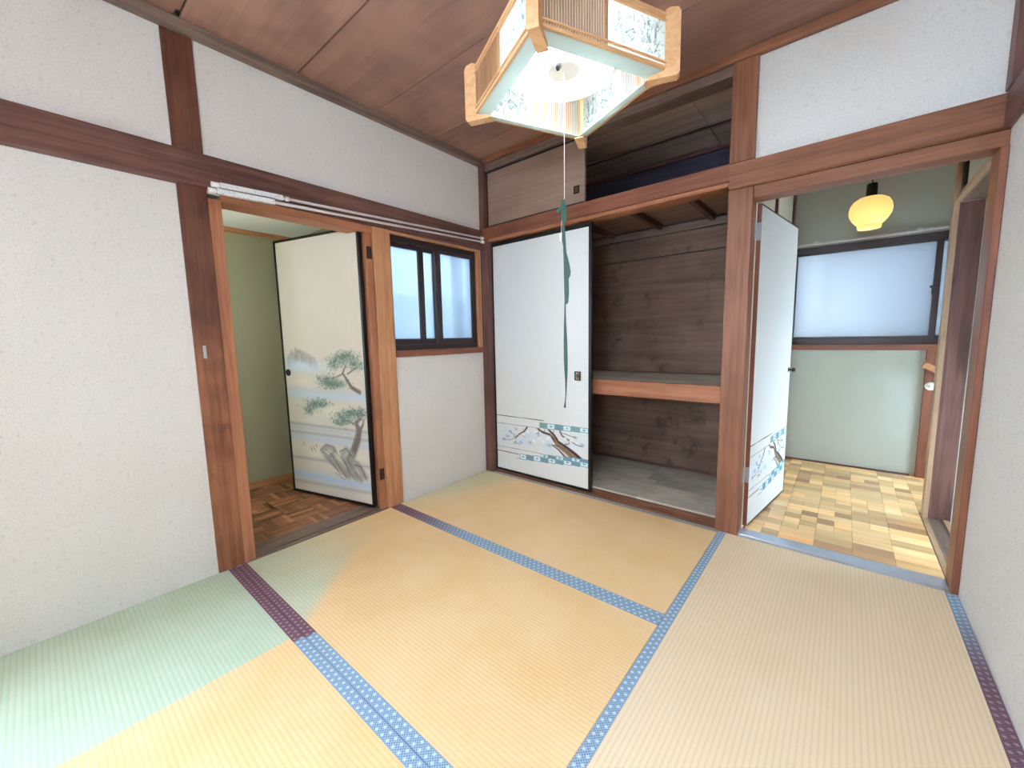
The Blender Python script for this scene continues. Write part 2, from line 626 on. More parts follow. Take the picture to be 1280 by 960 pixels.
box(bm, WA, WB, REAR-.09, REAR, WC, WC+.035); box(bm, WA, WB, REAR-.09, REAR, WD-.035, WD)
box(bm, WA, WA+.035, REAR-.09, REAR, WC+.035, WD-.035); box(bm, WB-.035, WB, REAR-.09, REAR, WC+.035, WD-.035)
build('window_frame', bm, M['post_x'], added_win6)
added_win3 = empty('added_window_3', (-0.06, -3.13, 0.85), 'wide wooden window frame added for light in the left wall behind the viewer', 'window', kind='structure')  # unseen opening added to light the right wall and mats
bm = BM()
box(bm, -0.10, 0.0, -3.52, -3.485, 0.85, 1.95); box(bm, -0.10, 0.0, -2.785, -2.75, 0.85, 1.95); box(bm, -0.10, 0.0, -3.485, -2.785, 1.915, 1.95)
build('window_frame', bm, M['post_z'], added_win3)
# ceiling boards
ceil = empty('ceiling', (1.33, -1.3, ZC), 'brown wooden board ceiling with dark shadow gaps', 'ceiling', kind='structure')
edges = [0.03, -0.425, -0.868, -1.318, -1.79, -2.24, -2.69, -3.14, -3.57]
for a, b in zip(edges, edges[1:]):
    bm = BM()
    if abs(a+1.79) < 1e-6:
        prism(bm, [(0.075, a-.008), (0.075, a-.022), (0.03, a-.022), (0.03, a-.008), (0, a-.008), (0, b), (RW, b), (RW, a-.008)], 'z', ZC, ZC+.012)
    else:
        box(bm, 0, RW, a-.008, b, ZC, ZC+.012)
    build('ceiling_board', bm, M['ceiling'], ceil)
bm = BM(); box(bm, -0.1, RW+.1, REAR-.1, 0.05, ZC+.020, ZC+.06)
build('backing', bm, M['cupboard_dark'], ceil)

# ceiling moulding
tn = [0]
def trim(bm, mat, label, cat='trim'):
    tn[0] += 1
    return structure('trim_%d' % tn[0], bm, mat, label, cat)
bm = BM(); box(bm, 0, 0.032, REAR, 0.0, 2.383, ZC, 0.003)
trim(bm, M['grey_y'], 'brown ceiling moulding along the top of the left wall', 'moulding')
bm = BM(); box(bm, 0.0, RW-.03, 0.0002, 0.036, 2.395, ZC, 0.003)
trim(bm, M['post_x'], 'brown ceiling moulding along the top of the back wall', 'moulding')
bm = BM(); box(bm, RW-.03, RW, REAR, 0.0, 2.39, ZC, 0.003)
trim(bm, M['post_y'], 'brown ceiling moulding along the top of the right wall', 'moulding')

# left wall timber
post = empty('trim', (0, -1.80, 0), '', 'post', kind='structure'); tn[0] += 1
post.name = 'trim_%d' % tn[0]
post['label'] = 'tall dark brown post on the left wall beside the left doorway'
bm = BM(); box(bm, -0.11, 0.012, -1.858, -1.752, 0.0, 2.383, 0.002)
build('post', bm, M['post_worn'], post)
bm = BM(); box(bm, 0.012, 0.0145, -1.829, -1.816, 1.020, 1.078, 0.0006)
build('strike_plate', bm, M['steel'], post, 'small metal strike plate')
for zz in (1.032, 1.066):
    pass
bm = BM()
prism(bm, [(0, 1.768), (0.034, 1.772), (0.030, 1.80), (0.026, 1.912), (0, 1.912)], 'y', REAR, -0.008)
trim(bm, M['dark_y'], 'dark horizontal rail running the length of the left wall', 'rail')
bm = BM(); box(bm, -0.11, 0.010, -1.752, -1.702, 0.0, 1.735, 0.002)
trim(bm, M['amber_z'], 'orange brown jamb strip against the dark post of the left doorway', 'door jamb')
bm = BM(); box(bm, -0.11, 0.008, -1.702, -0.825, 1.73, 1.768, 0.002)
trim(bm, M['amber_y'], 'brown lintel over the left doorway under the curtain rods', 'lintel')
rp = empty('trim', (0, -0.9, 0), 'pale cedar post between the left doorway and the window', 'post', kind='structure'); tn[0] += 1
rp.name = 'trim_%d' % tn[0]
bm = BM(); box(bm, -0.11, 0.016, -0.942, -0.822, 0.0, 1.768, 0.003)
build('post', bm, M['cedar_z'], rp)
bm = BM(); box(bm, -0.06, 0.004, -0.985, -0.945, 0.0, 1.735, 0.0015)
build('jamb_strip', bm, M['amber_z'], rp)
for zz in (0.20, 1.575):
    bm = BM(); box(bm, 0.004, 0.007, -0.984, -0.950, zz, zz+.072, 0.0006); tube(bm, [(0.007, -0.967, zz), (0.007, -0.967, zz+.072)], 0.0045, 8)
    build('hinge', bm, M['brown_hinge'], rp, 'brown metal hinge')
bm = BM(); box(bm, -0.13, -0.012, -1.702, -0.945, -0.05, 0.014, 0.002)
trim(bm, M['grey_y'], 'worn grey brown door sill of the left doorway', 'sill')
bm = BM(); box(bm, -0.0115, 0.012, -1.752, -0.84, -0.05, 0.006, 0.0015)
trim(bm, M['grey_y'], 'thin brown strip between the left door sill and the mats', 'sill')
bm = BM(); box(bm, -0.11, 0.02, -0.822, -0.02, 0.975, 1.018, 0.002)
trim(bm, M['red_y'], 'reddish window stool board below the left window', 'window sill')
bm = BM(); box(bm, -0.11, 0.008, -0.046, -0.012, 1.018, 1.768, 0.002)
trim(bm, M['cedar_z'], 'narrow cedar jamb at the right side of the left window', 'jamb')
bm = BM(); box(bm, -0.11, 0.008, -0.822, -0.046, 1.752, 1.768, 0.001)
trim(bm, M['cedar_y'], 'thin cedar head strip above the left window', 'jamb')
bm = BM(); box(bm, -0.02, 0.080, 0.0, 0.115, -0.055, 1.8425, 0.002)
box(bm, -0.02, 0.050, 0.0, 0.115, 1.925, 2.44, 0.002)
trim(bm, M['dark_z'], 'dark corner post between the left wall and the white closet door', 'post')

# back wall timber
bm = BM()
prism(bm, [(0.12, 1.843), (0.004, 1.843), (0.0, 1.847), (0.0, 1.927), (0.12, 1.927)], 'x', -0.02, 1.742)
trim(bm, M['red_x'], 'reddish brown lintel beam between closet and overhead cupboard', 'lintel')
bm = BM()
prism(bm, [(0.09, 1.802), (0.008, 1.802), (0.0, 1.808), (0.0, 1.922), (0.09, 1.927)], 'x', 1.742, RW)
trim(bm, M['post_x'], 'brown rail beam running above the right doorway', 'rail')
bm = BM(); box(bm, 1.852, RW, 0.014, 0.115, 1.744, 1.800, 0.002)
trim(bm, M['post_x'], 'brown door head directly above the right doorway', 'lintel')
bm = BM(); box(bm, 1.738, 1.848, 0.012, 0.125, -0.055, 1.802, 0.003)
trim(bm, M['post_z'], 'brown post between the open closet and the right doorway', 'post')
bm = BM(); box(bm, 1.738, 1.848, 0.008, 0.125, 1.927, 2.395, 0.003)
trim(bm, M['post_z'], 'short brown post between overhead cupboard and upper plaster panel', 'post')
bm = BM(); box(bm, 0.05, 1.738, 0.018, 0.12, 2.345, 2.394, 0.002)
trim(bm, M['grey_x'], 'greyish top rail of the overhead cupboard under the ceiling', 'rail')
bm = BM()
box(bm, 0.08, 1.738, 0.034, 0.058, -0.05, 0.012, 0.001)
box(bm, 0.08, 1.738, 0.062, 0.078, -0.05, 0.016, 0.001)
box(bm, 0.08, 1.738, 0.086, 0.125, -0.05, 0.020, 0.001)
box(bm, 0.08, 1.738, 0.034, 0.125, -0.06, 0.004)
trim(bm, M['post_x'], 'grooved wooden track sill along the foot of the closet', 'sill')
bm = BM(); box(bm, 1.848, 2.632, 0.022, 0.108, -0.055, 0.010, 0.003)
trim(bm, M['sill_gloss'], 'shiny grey sill of the right doorway reflecting daylight', 'sill')
bm = BM(); box(bm, 2.632, RW, 0.0, 0.12, -0.055, 1.744, 0.003)
trim(bm, M['red_z'], 'reddish brown door jamb at the corner with the right wall', 'door jamb')
bm = BM(); box(bm, RW-.028, RW, -0.075, 0.0, 1.925, 2.39, 0.002)
trim(bm, M['dark_z'], 'dark upper corner post at the top of the right wall', 'post')
bm = BM(); box(bm, RW-.022, RW, REAR, -0.002, 1.80, 1.925, 0.003)
trim(bm, M['dark_y'], 'dark horizontal rail along the right wall', 'rail')

# ------------------------------------------------------------------ closet and overhead cupboard

bm = BM(); box(bm, 0.080, 1.738, 0.008, 0.034, 1.820, 1.843, .003); box(bm, 0.080, 1.738, 0.034, 0.12, 1.824, 1.843)
trim(bm, M['amber_x'], 'paler grooved head track along the underside of the closet lintel', 'lintel')
cl = empty('closet_interior', (0.92, 0.45, 0.0), 'open closet with bare brown board walls beside the white sliding door', 'closet', kind='structure')
cl.name = 'closet'
XL, XR, YB = 0.03, 1.80, 0.855
zs = [0.02, 0.79, 1.685, 1.845]
for a, b in zip(zs, zs[1:]):
    bm = BM(); box(bm, XL, XR, YB, YB+.02, a+.0025, b-.0025, 0.001)
    build('back_board', bm, M['closet_board'], cl)
bm = BM(); box(bm, XL, XR, YB-.012, YB+.03, 1.848, 1.90, 0.002)
build('ledger', bm, M['grey_x'], cl)
bm = BM(); box(bm, XL-.02, XR+.02, YB+.022, YB+.16, -0.1, 2.0)
build('back_lining', bm, M['cupboard_dark'], cl)
bm = BM(); box(bm, XL-.03, XL, 0.125, YB+.02, 0.0, 1.93); box(bm, XR, XR+.045, 0.125, YB+.02, 0.0, 1.93)
build('side_board', bm, M['closet_board'], cl)
bm = BM(); box(bm, XL, XR, 0.122, YB+.03, 1.918, 1.943)
build('top_board', bm, M['veneer'], cl)
for x0 in (0.70, 1.088, 1.455):
    bm = BM(); box(bm, x0, x0+.036, 0.126, YB-.03, 1.878, 1.918, 0.002)
    build('joist', bm, M['dark_y'], cl)
fb = [(XL, 0.72, 0.126, 0.5), (0.72, 1.24, 0.126, 0.5), (1.24, XR, 0.126, 0.42), (XL, 0.60, 0.5, YB), (0.60, 1.16, 0.5, YB), (1.16, XR, 0.42, YB)]
for (a, b, c, d) in fb:
    if a == 1.16:
        bm = BM(); prism(bm, [(1.16, 0.5), (1.24, 0.5), (1.24, 0.42), (XR, 0.42), (XR, YB), (1.16, YB)], 'z', 0.0, 0.029)
    else:
        bm = BM(); box(bm, a+.001, b-.001, c+.001, d-.001, 0.0, 0.029 + random.random()*0.002)
    build('floor_board', bm, M['closet_floor'], cl)
bm = BM(); box(bm, XL, XR, YB-.014, YB, 0.030, 0.048, 0.002)
build('skirting', bm, M['dark_x'], cl)
sh = build('shelf', (lambda b: (box(b, XL, XR, 0.16, YB, 0.772, 0.786), b)[1])(BM()), M['closet_floor'], cl)
bm = BM(); box(bm, XL, 1.80, 0.125, 0.16, 0.692, 0.792, 0.003)
build('shelf_beam', bm, M['amber_x'], cl, 'cedar front beam of the shelf')
bm = BM(); box(bm, XL, XR, 0.70, 0.74, 0.735, 0.772); box(bm, 1.05, 1.09, 0.16, YB, 0.735, 0.772)
build('shelf_bearer', bm, M['dark_x'], cl)

cu = empty('overhead_cupboard', (0.92, 0.5, 1.945), 'dark open overhead cupboard above the closet', 'cupboard', kind='structure')
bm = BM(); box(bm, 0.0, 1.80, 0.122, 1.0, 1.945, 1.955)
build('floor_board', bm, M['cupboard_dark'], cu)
for (a, b) in ((0.0, 0.74), (0.742, 1.479), (1.482, 1.80)):
    for (c, d) in ((0.125, 0.585), (0.625, 0.985)):
        bm = BM(); box(bm, a, b, c, d, 2.418, 2.426)
        build('ceiling_board', bm, M['tenbukuro_board'], cu)
bm = BM(); box(bm, 0.0, 1.80, 0.585, 0.625, 2.408, 2.43, 0.002)
build('batten', bm, M['grey_x'], cu)
bm = BM(); box(bm, 0.0, 1.80, 0.955, 0.985, 2.395, 2.418, 0.002)
build('batten', bm, M['dark_x'], cu)
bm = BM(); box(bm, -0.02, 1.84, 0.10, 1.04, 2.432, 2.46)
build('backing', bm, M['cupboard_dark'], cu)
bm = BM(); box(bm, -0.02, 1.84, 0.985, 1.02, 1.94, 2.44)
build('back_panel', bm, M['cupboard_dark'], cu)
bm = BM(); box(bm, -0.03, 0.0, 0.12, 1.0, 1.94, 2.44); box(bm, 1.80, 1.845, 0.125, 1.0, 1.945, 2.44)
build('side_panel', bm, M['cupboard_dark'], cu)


# ------------------------------------------------------------------ painted fusuma paper
class Canvas:
    """colour on a grid of vertices: u along the door, z up (metres)"""
    def __init__(self, us, zs, base):
        self.u, self.z = np.meshgrid(np.array(us), np.array(zs))
        self.c = np.zeros(self.u.shape + (3,)) + np.array(base, float)

    def put(self, a, col):
        a = np.clip(a, 0, 1)[..., None]
        self.c = self.c*(1-a) + np.array(col, float)*a

    def stroke(self, pts, w, col, alpha=1.0, soft=0.5):
        """w: width list or value (radius)"""
        best = np.full(self.u.shape, 9.0)
        n = len(pts)
        ws = w if isinstance(w, (list, tuple)) else [w]*n
        for i in range(n-1):
            (x0, y0), (x1, y1) = pts[i], pts[i+1]
            dx, dy = x1-x0, y1-y0
            L = dx*dx+dy*dy + 1e-12
            t = np.clip(((self.u-x0)*dx + (self.z-y0)*dy)/L, 0, 1)
            d = np.hypot(self.u-x0-t*dx, self.z-y0-t*dy)
            best = np.minimum(best, d/(ws[i]*(1-t)+ws[i+1]*t))
        self.put(alpha*np.clip((1.0-best)/soft + 0.0, 0, 1), col)

    def blob(self, x, y, rx, ry, col, alpha=0.6, p=2.0):
        d = ((self.u-x)/rx)**2 + ((self.z-y)/ry)**2
        self.put(alpha*np.exp(-d*p), col)

    def band(self, y0, y1, h, col, alpha, u0, u1):
        """soft horizontal mist band, height y0 at u0 and y1 at u1"""
        yc = y0 + (y1-y0)*(self.u-u0)/(u1-u0)
        self.put(alpha*np.exp(-((self.z-yc)/h)**2), col)

    def rect(self, x0, x1, y0, y1, col, alpha=1.0):
        self.put(alpha*((self.u > x0) & (self.u < x1) & (self.z > y0) & (self.z < y1)), col)


def paper(name, us, zs, canvas, mat, parent, y, flip=False):
    """sheet in the plane local y = const; x = u, z = z"""
    nu, nz = len(us), len(zs)
    verts = [(u, y, z) for z in zs for u in us]
    faces = []
    for j in range(nz-1):
        for i in range(nu-1):
            a = j*nu+i
            q = (a, a+1, a+nu+1, a+nu)
            faces.append(q[::-1] if flip else q)
    me = bpy.data.meshes.new(name)
    me.from_pydata(verts, [], faces)
    at = me.color_attributes.new('print', 'FLOAT_COLOR', 'POINT')
    c = canvas.c.reshape(-1, 3)/255.0
    c = np.where(c <= 0.04045, c/12.92, ((c+0.055)/1.055)**2.4)
    at.data.foreach_set('color', np.concatenate([c, np.ones((len(c), 1))], 1).astype(np.float32).ravel())
    me.materials.append(mat)
    o = bpy.data.objects.new(name, me)
    COL.objects.link(o)
    o.parent = parent
    return o


rng = np.random.default_rng(5)
# ---- landscape with old pines, on the left hinged door. coordinates: photo-crop -> (u from the free edge, z)
D1L, D1H = 0.775, 1.765
def q1(cx, cy):
    t = cy/900.0
    xl, xr = 78+62*(cy/830.0), 515+45*(cy/905.0)
    u = (cx-xl)/(xr-xl)
    zl = 1.085-1.055*(cy-31)/799.0
    zr = 1.085-1.055*(cy-16)/889.0
    return (0.018 + u*(D1L-0.036), zl*(1-u)+zr*u)
us1 = np.linspace(0.016, D1L-0.016, 190)
zs1 = list(np.linspace(0.02+0.016, 1.12, 262)) + [1.14, 1.2, 1.4, 1.6, D1H-0.016]
cv = Canvas(us1, zs1, (208, 195, 182))
cv.band(0.28, 0.28, 0.35, (220, 214, 200), 0.4, 0, D1L)
# mist and distant mountain
def s1(pts, w, col, a=1.0, soft=0.6):
    cv.stroke([q1(*p) for p in pts], w, col, a, soft)
def b1(cx, cy, rx, ry, col, a):
    x_, y_ = q1(cx, cy); cv.blob(x_, y_, rx, ry, col, a)
for k in range(26):
    cx = 105 + k*6.4
    top = 70 + 50*abs((k-11)/15.0)**1.3 + rng.uniform(-5, 5)
    s1([(cx, top), (cx+rng.uniform(-8, 8), top+46)], [0.012, 0.03], (130, 120, 122), 0.34, 1.0)
for (cx, cy) in ((128, 72), (150, 58), (176, 66), (160, 62)):
    s1([(cx, cy), (cx+3, cy+18)], 0.007, (96, 88, 92), 0.5, 0.8)
for (cx, cy, rx, ry, a) in ((170, 150, .20, .05, .75), (250, 160, .2, .045, .6), (130, 135, .12, .05, .5)):
    b1(cx, cy, rx, ry, (196, 206, 224), a)
b1(180, 235, .16, .05, (226, 206, 186), .6)
for (cy0, cy1, h, col, a) in ((305, 320, .022, (184, 198, 214), .8), (275, 300, .016, (176, 190, 206), .5), (460, 500, .010, (150, 152, 160), .65), (480, 520, .012, (176, 186, 202), .6),
                              (505, 545, .010, (140, 150, 168), .6), (530, 575, .022, (184, 196, 214), .75), (645, 690, .012, (150, 148, 140), .5), (735, 800, .030, (182, 198, 220), .9), (775, 835, .012, (160, 158, 152), .5)):
    x0_, y0_ = q1(130, cy0); x1_, y1_ = q1(545, cy1)
    cv.band(y0_, y1_, h, col, a, x0_, x1_)
for (cx, cy, rx, ry, a) in ((260, 620, .16, .05, .8), (420, 640, .12, .05, .5), (350, 390, .12, .05, .7), (510, 640, .07, .04, .6), (180, 590, .1, .05, .4)):
    b1(cx, cy, rx, ry, (222, 220, 192), a*.7)
# upper pine
trunk = (112, 96, 92); bark = (78, 66, 64)
s1([(500, 285), (460, 262), (438, 225), (415, 185), (432, 140)], [.020, .018, .014, .010, .006], trunk, .85)
s1([(415, 190), (385, 205), (360, 215)], [.008, .006, .004], trunk, .8)
s1([(440, 190), (480, 160), (500, 150)], [.008, .006, .003], trunk, .8)
s1([(490, 282), (455, 250), (430, 205)], [.004, .004, .003], bark, .8)
def needles(cx, cy, sx, sy, n, col, alpha=.55):
    for _ in range(int(n*1.9)):
        a = rng.normal(0, 1, 2)
        px, py = cx+a[0]*sx*.62, cy+a[1]*sy*.68
        ang = rng.uniform(0.2, math.pi-0.2)
        L = rng.uniform(7, 15)
        s1([(px, py), (px+L*math.cos(ang), py-L*math.sin(ang))], .0042, tuple(np.array(col)+rng.uniform(-14, 14)), alpha, .8)
for (cx, cy, sx, sy, n) in ((395, 120, 55, 24, 46), (440, 95, 45, 22, 40), (480, 140, 40, 26, 34), (330, 225, 50, 26, 40), (355, 250, 60, 20, 36), (395, 245, 40, 18, 20), (365, 150, 25, 18, 16)):
    b1(cx, cy, sx/480.0, sy/560.0, (122, 142, 132), .6)
    needles(cx, cy, sx, sy, n, (92, 108, 98))
# lower pine
s1([(445, 660), (470, 600), (490, 540), (495, 490), (480, 450), (505, 425)], [.044, .038, .034, .032, .018, .010], (122, 108, 102), .95)
s1([(495, 500), (515, 460), (520, 430)], [.020, .012, .006], (122, 108, 102), .9)
for dx in (-16, -4, 9):
    s1([(455+dx, 640), (478+dx, 580), (494+dx, 510)], .0035, bark, .75, .9)
s1([(470, 455), (440, 440), (420, 440)], [.008, .006, .004], trunk, .8)
for (cx, cy, sx, sy, n) in ((420, 430, 55, 26, 52), (455, 400, 45, 20, 36), (505, 400, 30, 24, 30), (250, 360, 45, 26, 40), (300, 350, 40, 18, 26), (225, 395, 25, 18, 16), (395, 455, 30, 12, 14)):
    b1(cx, cy, sx/480.0, sy/560.0, (120, 140, 130), .6)
    needles(cx, cy, sx, sy, n, (88, 108, 98))
# rocks
for (pts, w) in (([(300, 610), (330, 585), (365, 600), (350, 640)], .026), ([(360, 640), (400, 700), (440, 745)], .030), ([(410, 620), (430, 600), (460, 620), (440, 680)], .028), ([(450, 690), (490, 680), (515, 740)], .028), ([(380, 680), (430, 720), (500, 760)], .030), ([(320, 640), (380, 690), (430, 730)], .030), ([(420, 650), (450, 700), (480, 740)], .034), ([(460, 650), (500, 700), (530, 745)], .026)):
    s1(pts, w*1.25, (160, 154, 146), .85, .9)
for (pts, w) in (([(290, 605), (320, 575), (360, 585), (380, 620)], .006), ([(330, 640), (365, 690), (400, 740)], .005), ([(345, 620), (390, 690), (430, 755)], .006), ([(395, 610), (430, 590), (460, 640)], .006), ([(400, 630), (430, 690), (450, 745)], .005),
                 ([(470, 680), (505, 690), (530, 760)], .006), ([(440, 660), (480, 720), (510, 770)], .005), ([(300, 615), (350, 640)], .005), ([(420, 660), (470, 760)], .004), ([(370, 730), (420, 765)], .004), ([(320, 600), (345, 625)], .004), ([(360, 600), (420, 670), (445, 720)], .004), ([(430, 640), (455, 700), (490, 750)], .004), ([(480, 660), (515, 710), (525, 750)], .004), ([(310, 630), (350, 680), (385, 715)], .004)):
    s1(pts, w, (96, 88, 84), .7, .9)
for (cx, cy) in ((190, 565), (235, 590), (250, 585), (265, 575), (258, 600), (240, 600)):
    s1([(cx, cy), (cx+4, cy+14)], .006, (118, 118, 100), .7, .8)

# ---- snowy plum branch and checked bands, shared by the two white fusuma (u in 0..1 of the paper width)
def q3(cx, cy, W):
    u = (cx-128)/(1055-128.0)
    zl = 0.471-(cy-152)*0.000829
    zr = 0.424-(cy-360)*0.00069
    return (u*W, zl*(1-u)+zr*u)


def plum_paper(W, z0, ztop, x0, base, name, parent, y, nu=230):
    us = np.linspace(0, W, nu)
    zs = list(np.linspace(z0, 0.52, 160)) + [0.8, 1.2, ztop]
    c = Canvas(us, zs, base)
    Q = lambda a, b: q3(a, b, W)
    k = W/0.85
    S = lambda pts, w, col, a=1.0, soft=.6: c.stroke([Q(*p) for p in pts], ([v*k for v in w] if isinstance(w, list) else w), col, a, soft)
    # pale blue clouds inside the picture band
    for _ in range(36):
        xx, yy = rng.uniform(150, 1000), rng.uniform(290, 470)
        p = Q(xx, yy + (xx-128)*0.10)
        c.blob(p[0], p[1], .06*k, .03, (206, 222, 236), .4)
    for (xx, yy, rx) in ((285, 325, .02), (350, 300, .02), (205, 400, .025), (400, 435, .022), (335, 440, .02), (500, 440, .025), (590, 365, .02), (700, 470, .03), (940, 395, .02), (1000, 470, .025), (250, 370, .03), (860, 460, .02)):
        p = Q(xx, yy); c.blob(p[0], p[1], rx*k, .014, (128, 158, 178), .7)
    # ruled lines
    for pts, w, col in (([(128, 155), (640, 220)], .0030, (70, 58, 60)), ([(128, 232), (600, 296)], .0022, (120, 126, 140)), ([(128, 462), (610, 552)], .0022, (120, 126, 140)), ([(128, 508), (375, 556)], .0032, (92, 74, 76)), ([(350, 594), (400, 604)], .0022, (120, 120, 130))):
        S(pts, w, col, 1, .5)
    # branches
    S([(470, 285), (440, 325), (385, 350), (350, 385), (320, 372)], [.010, .008, .006, .005, .003], (104, 76, 64))
    for pts in ([(440, 330), (420, 295)], [(385, 350), (330, 395), (270, 410), (200, 395)], [(400, 355), (450, 385)], [(350, 385), (340, 435), (390, 460)], [(390, 350), (370, 375), (300, 345), (280, 320)]):
        S(pts, .0026, (94, 76, 70), .9)
    S([(580, 300), (630, 335), (700, 360), (735, 400), (780, 470)], [.007, .011, .012, .016, .020], (84, 62, 54))
    S([(690, 310), (735, 360), (765, 410), (775, 460), (830, 500), (890, 550), (930, 600)], [.010, .012, .017, .024, .030, .036, .040], (140, 114, 92), 1, .35)
    S([(700, 320), (750, 370), (780, 430), (860, 490), (940, 560), (1000, 625)], [.006, .008, .010, .012, .014, .016], (48, 36, 34), .95)
    S([(725, 465), (790, 520), (840, 580), (870, 605)], [.006, .007, .010, .008], (58, 42, 38), .9)
    S([(745, 470), (800, 480), (880, 545), (915, 600)], .004, (88, 66, 56), .9)
    S([(800, 330), (820, 375), (870, 410), (910, 440), (950, 470), (1010, 490)], [.009, .008, .006, .005, .004, .003], (104, 78, 68))
    for pts in ([(820, 345), (900, 380), (950, 395)], [(870, 410), (890, 455), (840, 465)], [(600, 300), (590, 345), (560, 345)], [(640, 335), (655, 310)], [(735, 350), (740, 315)]):
        S(pts, .003, (84, 66, 60), .9)
    # white snow on the branches
    for (xx, yy) in ((600, 400), (640, 430), (560, 330), (680, 400), (430, 360), (480, 330), (850, 400), (900, 430), (700, 385), (540, 420)):
        p = Q(xx, yy); c.blob(p[0], p[1], .018*k, .013, (246, 248, 250), .9)
    # checked bands
    def check(xa, xb, ya, yb, n, start):
        for i in range(n):
            a0 = xa+(xb-xa)*i/n; a1 = xa+(xb-xa)*(i+1)/n
            sl = 0.135
            yA = ya+(a0-xa)*sl; yB = yb+(a0-xa)*sl
            p0 = Q(a0, yA); p1 = Q(a1, yB + (a1-a0)*sl*0.5)
            top, bot = p0[1], Q(a0, yB)[1]
            if (i+start) % 2 == 0:
                c.rect(p0[0], p1[0], bot, top, (122, 156, 172) if i % 4 else (136, 170, 168))
                for sI in range(3):
                    zz = bot+(top-bot)*(sI+.5)/3
                    c.rect(p0[0], p1[0], zz-.0015, zz+.0015, (98, 134, 156))
            else:
                c.rect(p0[0], p1[0], bot, top, (122, 178, 190))
                m = .006
                c.rect(p0[0]+m, p1[0]-m, bot+m, top-m, (222, 236, 240))
                cx_, cz_ = (p0[0]+p1[0])/2, (top+bot)/2
                c.rect(cx_-.016*k, cx_+.016*k, cz_-.003, cz_+.003, (110, 150, 164))
                c.rect(cx_-.004, cx_+.004, cz_-.008, cz_+.008, (110, 150, 164))
    check(600, 1055, 236, 292, 6, 0)
    check(385, 1055, 548, 604, 9, 1)
    check(610, 1055, 552, 592, 6, 1)
    o = paper(name, us, zs, c, M['print'], parent, y)
    for v in o.data.vertices:
        v.co.x += x0
    return o


# ------------------------------------------------------------------ doors
# left hinged door (local +x from hinge to free edge, painted face local -y ... built along direction)
def door_frame(parent, L, z0, z1, th, b, mat):
    for nm, args in (('stile', (0, b, 0, th, z0, z1)), ('stile', (L-b, L, 0, th, z0, z1)), ('rail', (b, L-b, 0, th, z1-b, z1)), ('rail', (b, L-b, 0, th, z0, z0+b))):
        bm = BM(); box(bm, *args, 0.001)
        build(nm, bm, mat, parent, local=True)


d1 = empty('door_1', (-0.032, -0.990, 0.0), 'hinged door painted with old pines and mist, ajar in the left doorway', 'door', rz=math.atan2(-0.194, -0.771), kind='structure')
# local x runs from the hinge to the free edge; the visible face looks to local +y
door_frame(d1, D1L, 0.022, D1H, 0.028, 0.016, M['black'])
bm = BM(); box(bm, 0.016, D1L-.016, 0.004, 0.0225, 0.038, D1H-.016)
build('core', bm, M['plaster_cream'], d1, local=True)
cv.c = cv.c[:, ::-1, :]            # u was measured from the free edge
us_l = [D1L-u for u in us1][::-1]
pp = paper('painted_paper', us_l, zs1, cv, M['print'], d1, 0.0240, flip=True)
pp['label'] = 'paper painted with mist, mountain, gnarled pines and rocks'
bm = BM()
tmp = BM(); lathe(tmp, [(0.024, 0.0), (0.024, 0.004), (0.018, 0.005), (0.014, 0.001), (0.004, 0.0008)], seg=24)
for v in tmp.verts:
    v.co = Vector((v.co.x, v.co.z, v.co.y))
bmesh.ops.translate(tmp, vec=(D1L-0.045, 0.0235, 0.877), verts=tmp.verts)
build('finger_pull', tmp, M['black'], d1, 'round black finger pull', local=True, smooth=True)
bm.free()

# white sliding closet door (front track)
d3 = empty('door_3', (0.079, 0.042, 0.0), 'white sliding closet door with plum branch and blue checks along the foot', 'door', kind='structure')
W3 = 0.872
for nm, args in (('stile', (0, .013, 0, .02, .018, 1.812)), ('stile', (W3-.022, W3, -.002, .02, .018, 1.812)), ('rail', (.013, W3-.022, 0, .02, 1.786, 1.812)), ('rail', (.013, W3-.022, 0, .02, .018, .034))):
    bm = BM(); box(bm, *args, 0.001)
    build(nm, bm, M['black'], d3, local=True)
bm = BM(); box(bm, .013, W3-.022, 0.004, 0.018, 0.034, 1.786)
build('core', bm, M['plaster_cream'], d3, local=True)
pp3 = plum_paper(W3-.035, 0.034, 1.786, 0.013, (222, 224, 222), 'printed_paper', d3, 0.003)
pp3['label'] = 'white paper printed with a snowy plum branch and checked bands'
def square_pull(parent, x, z, y, w=.048, h=.062):
    bm = BM()
    box(bm, x, x+w, y-.004, y, z, z+.008); box(bm, x, x+w, y-.004, y, z+h-.008, z+h)
    box(bm, x, x+.010, y-.004, y, z+.008, z+h-.008); box(bm, x+w-.010, x+w, y-.004, y, z+.008, z+h-.008)
    o = build('finger_pull', bm, M['black_frame'], parent, 'square dark metal finger pull', local=True)
    tmp = BM(); lathe(tmp, [(0.014, 0.0), (0.013, 0.001), (0.002, 0.0012)], seg=20)
    for v in tmp.verts:
        v.co = Vector((v.co.x*0.9 + x+w/2, y-.0005-v.co.z, v.co.y*1.4 + z+h/2))
    q = build('pull_cup', tmp, M['brass'], o, local=True)
    return o
square_pull(d3, 0.742, 0.787, 0.003)

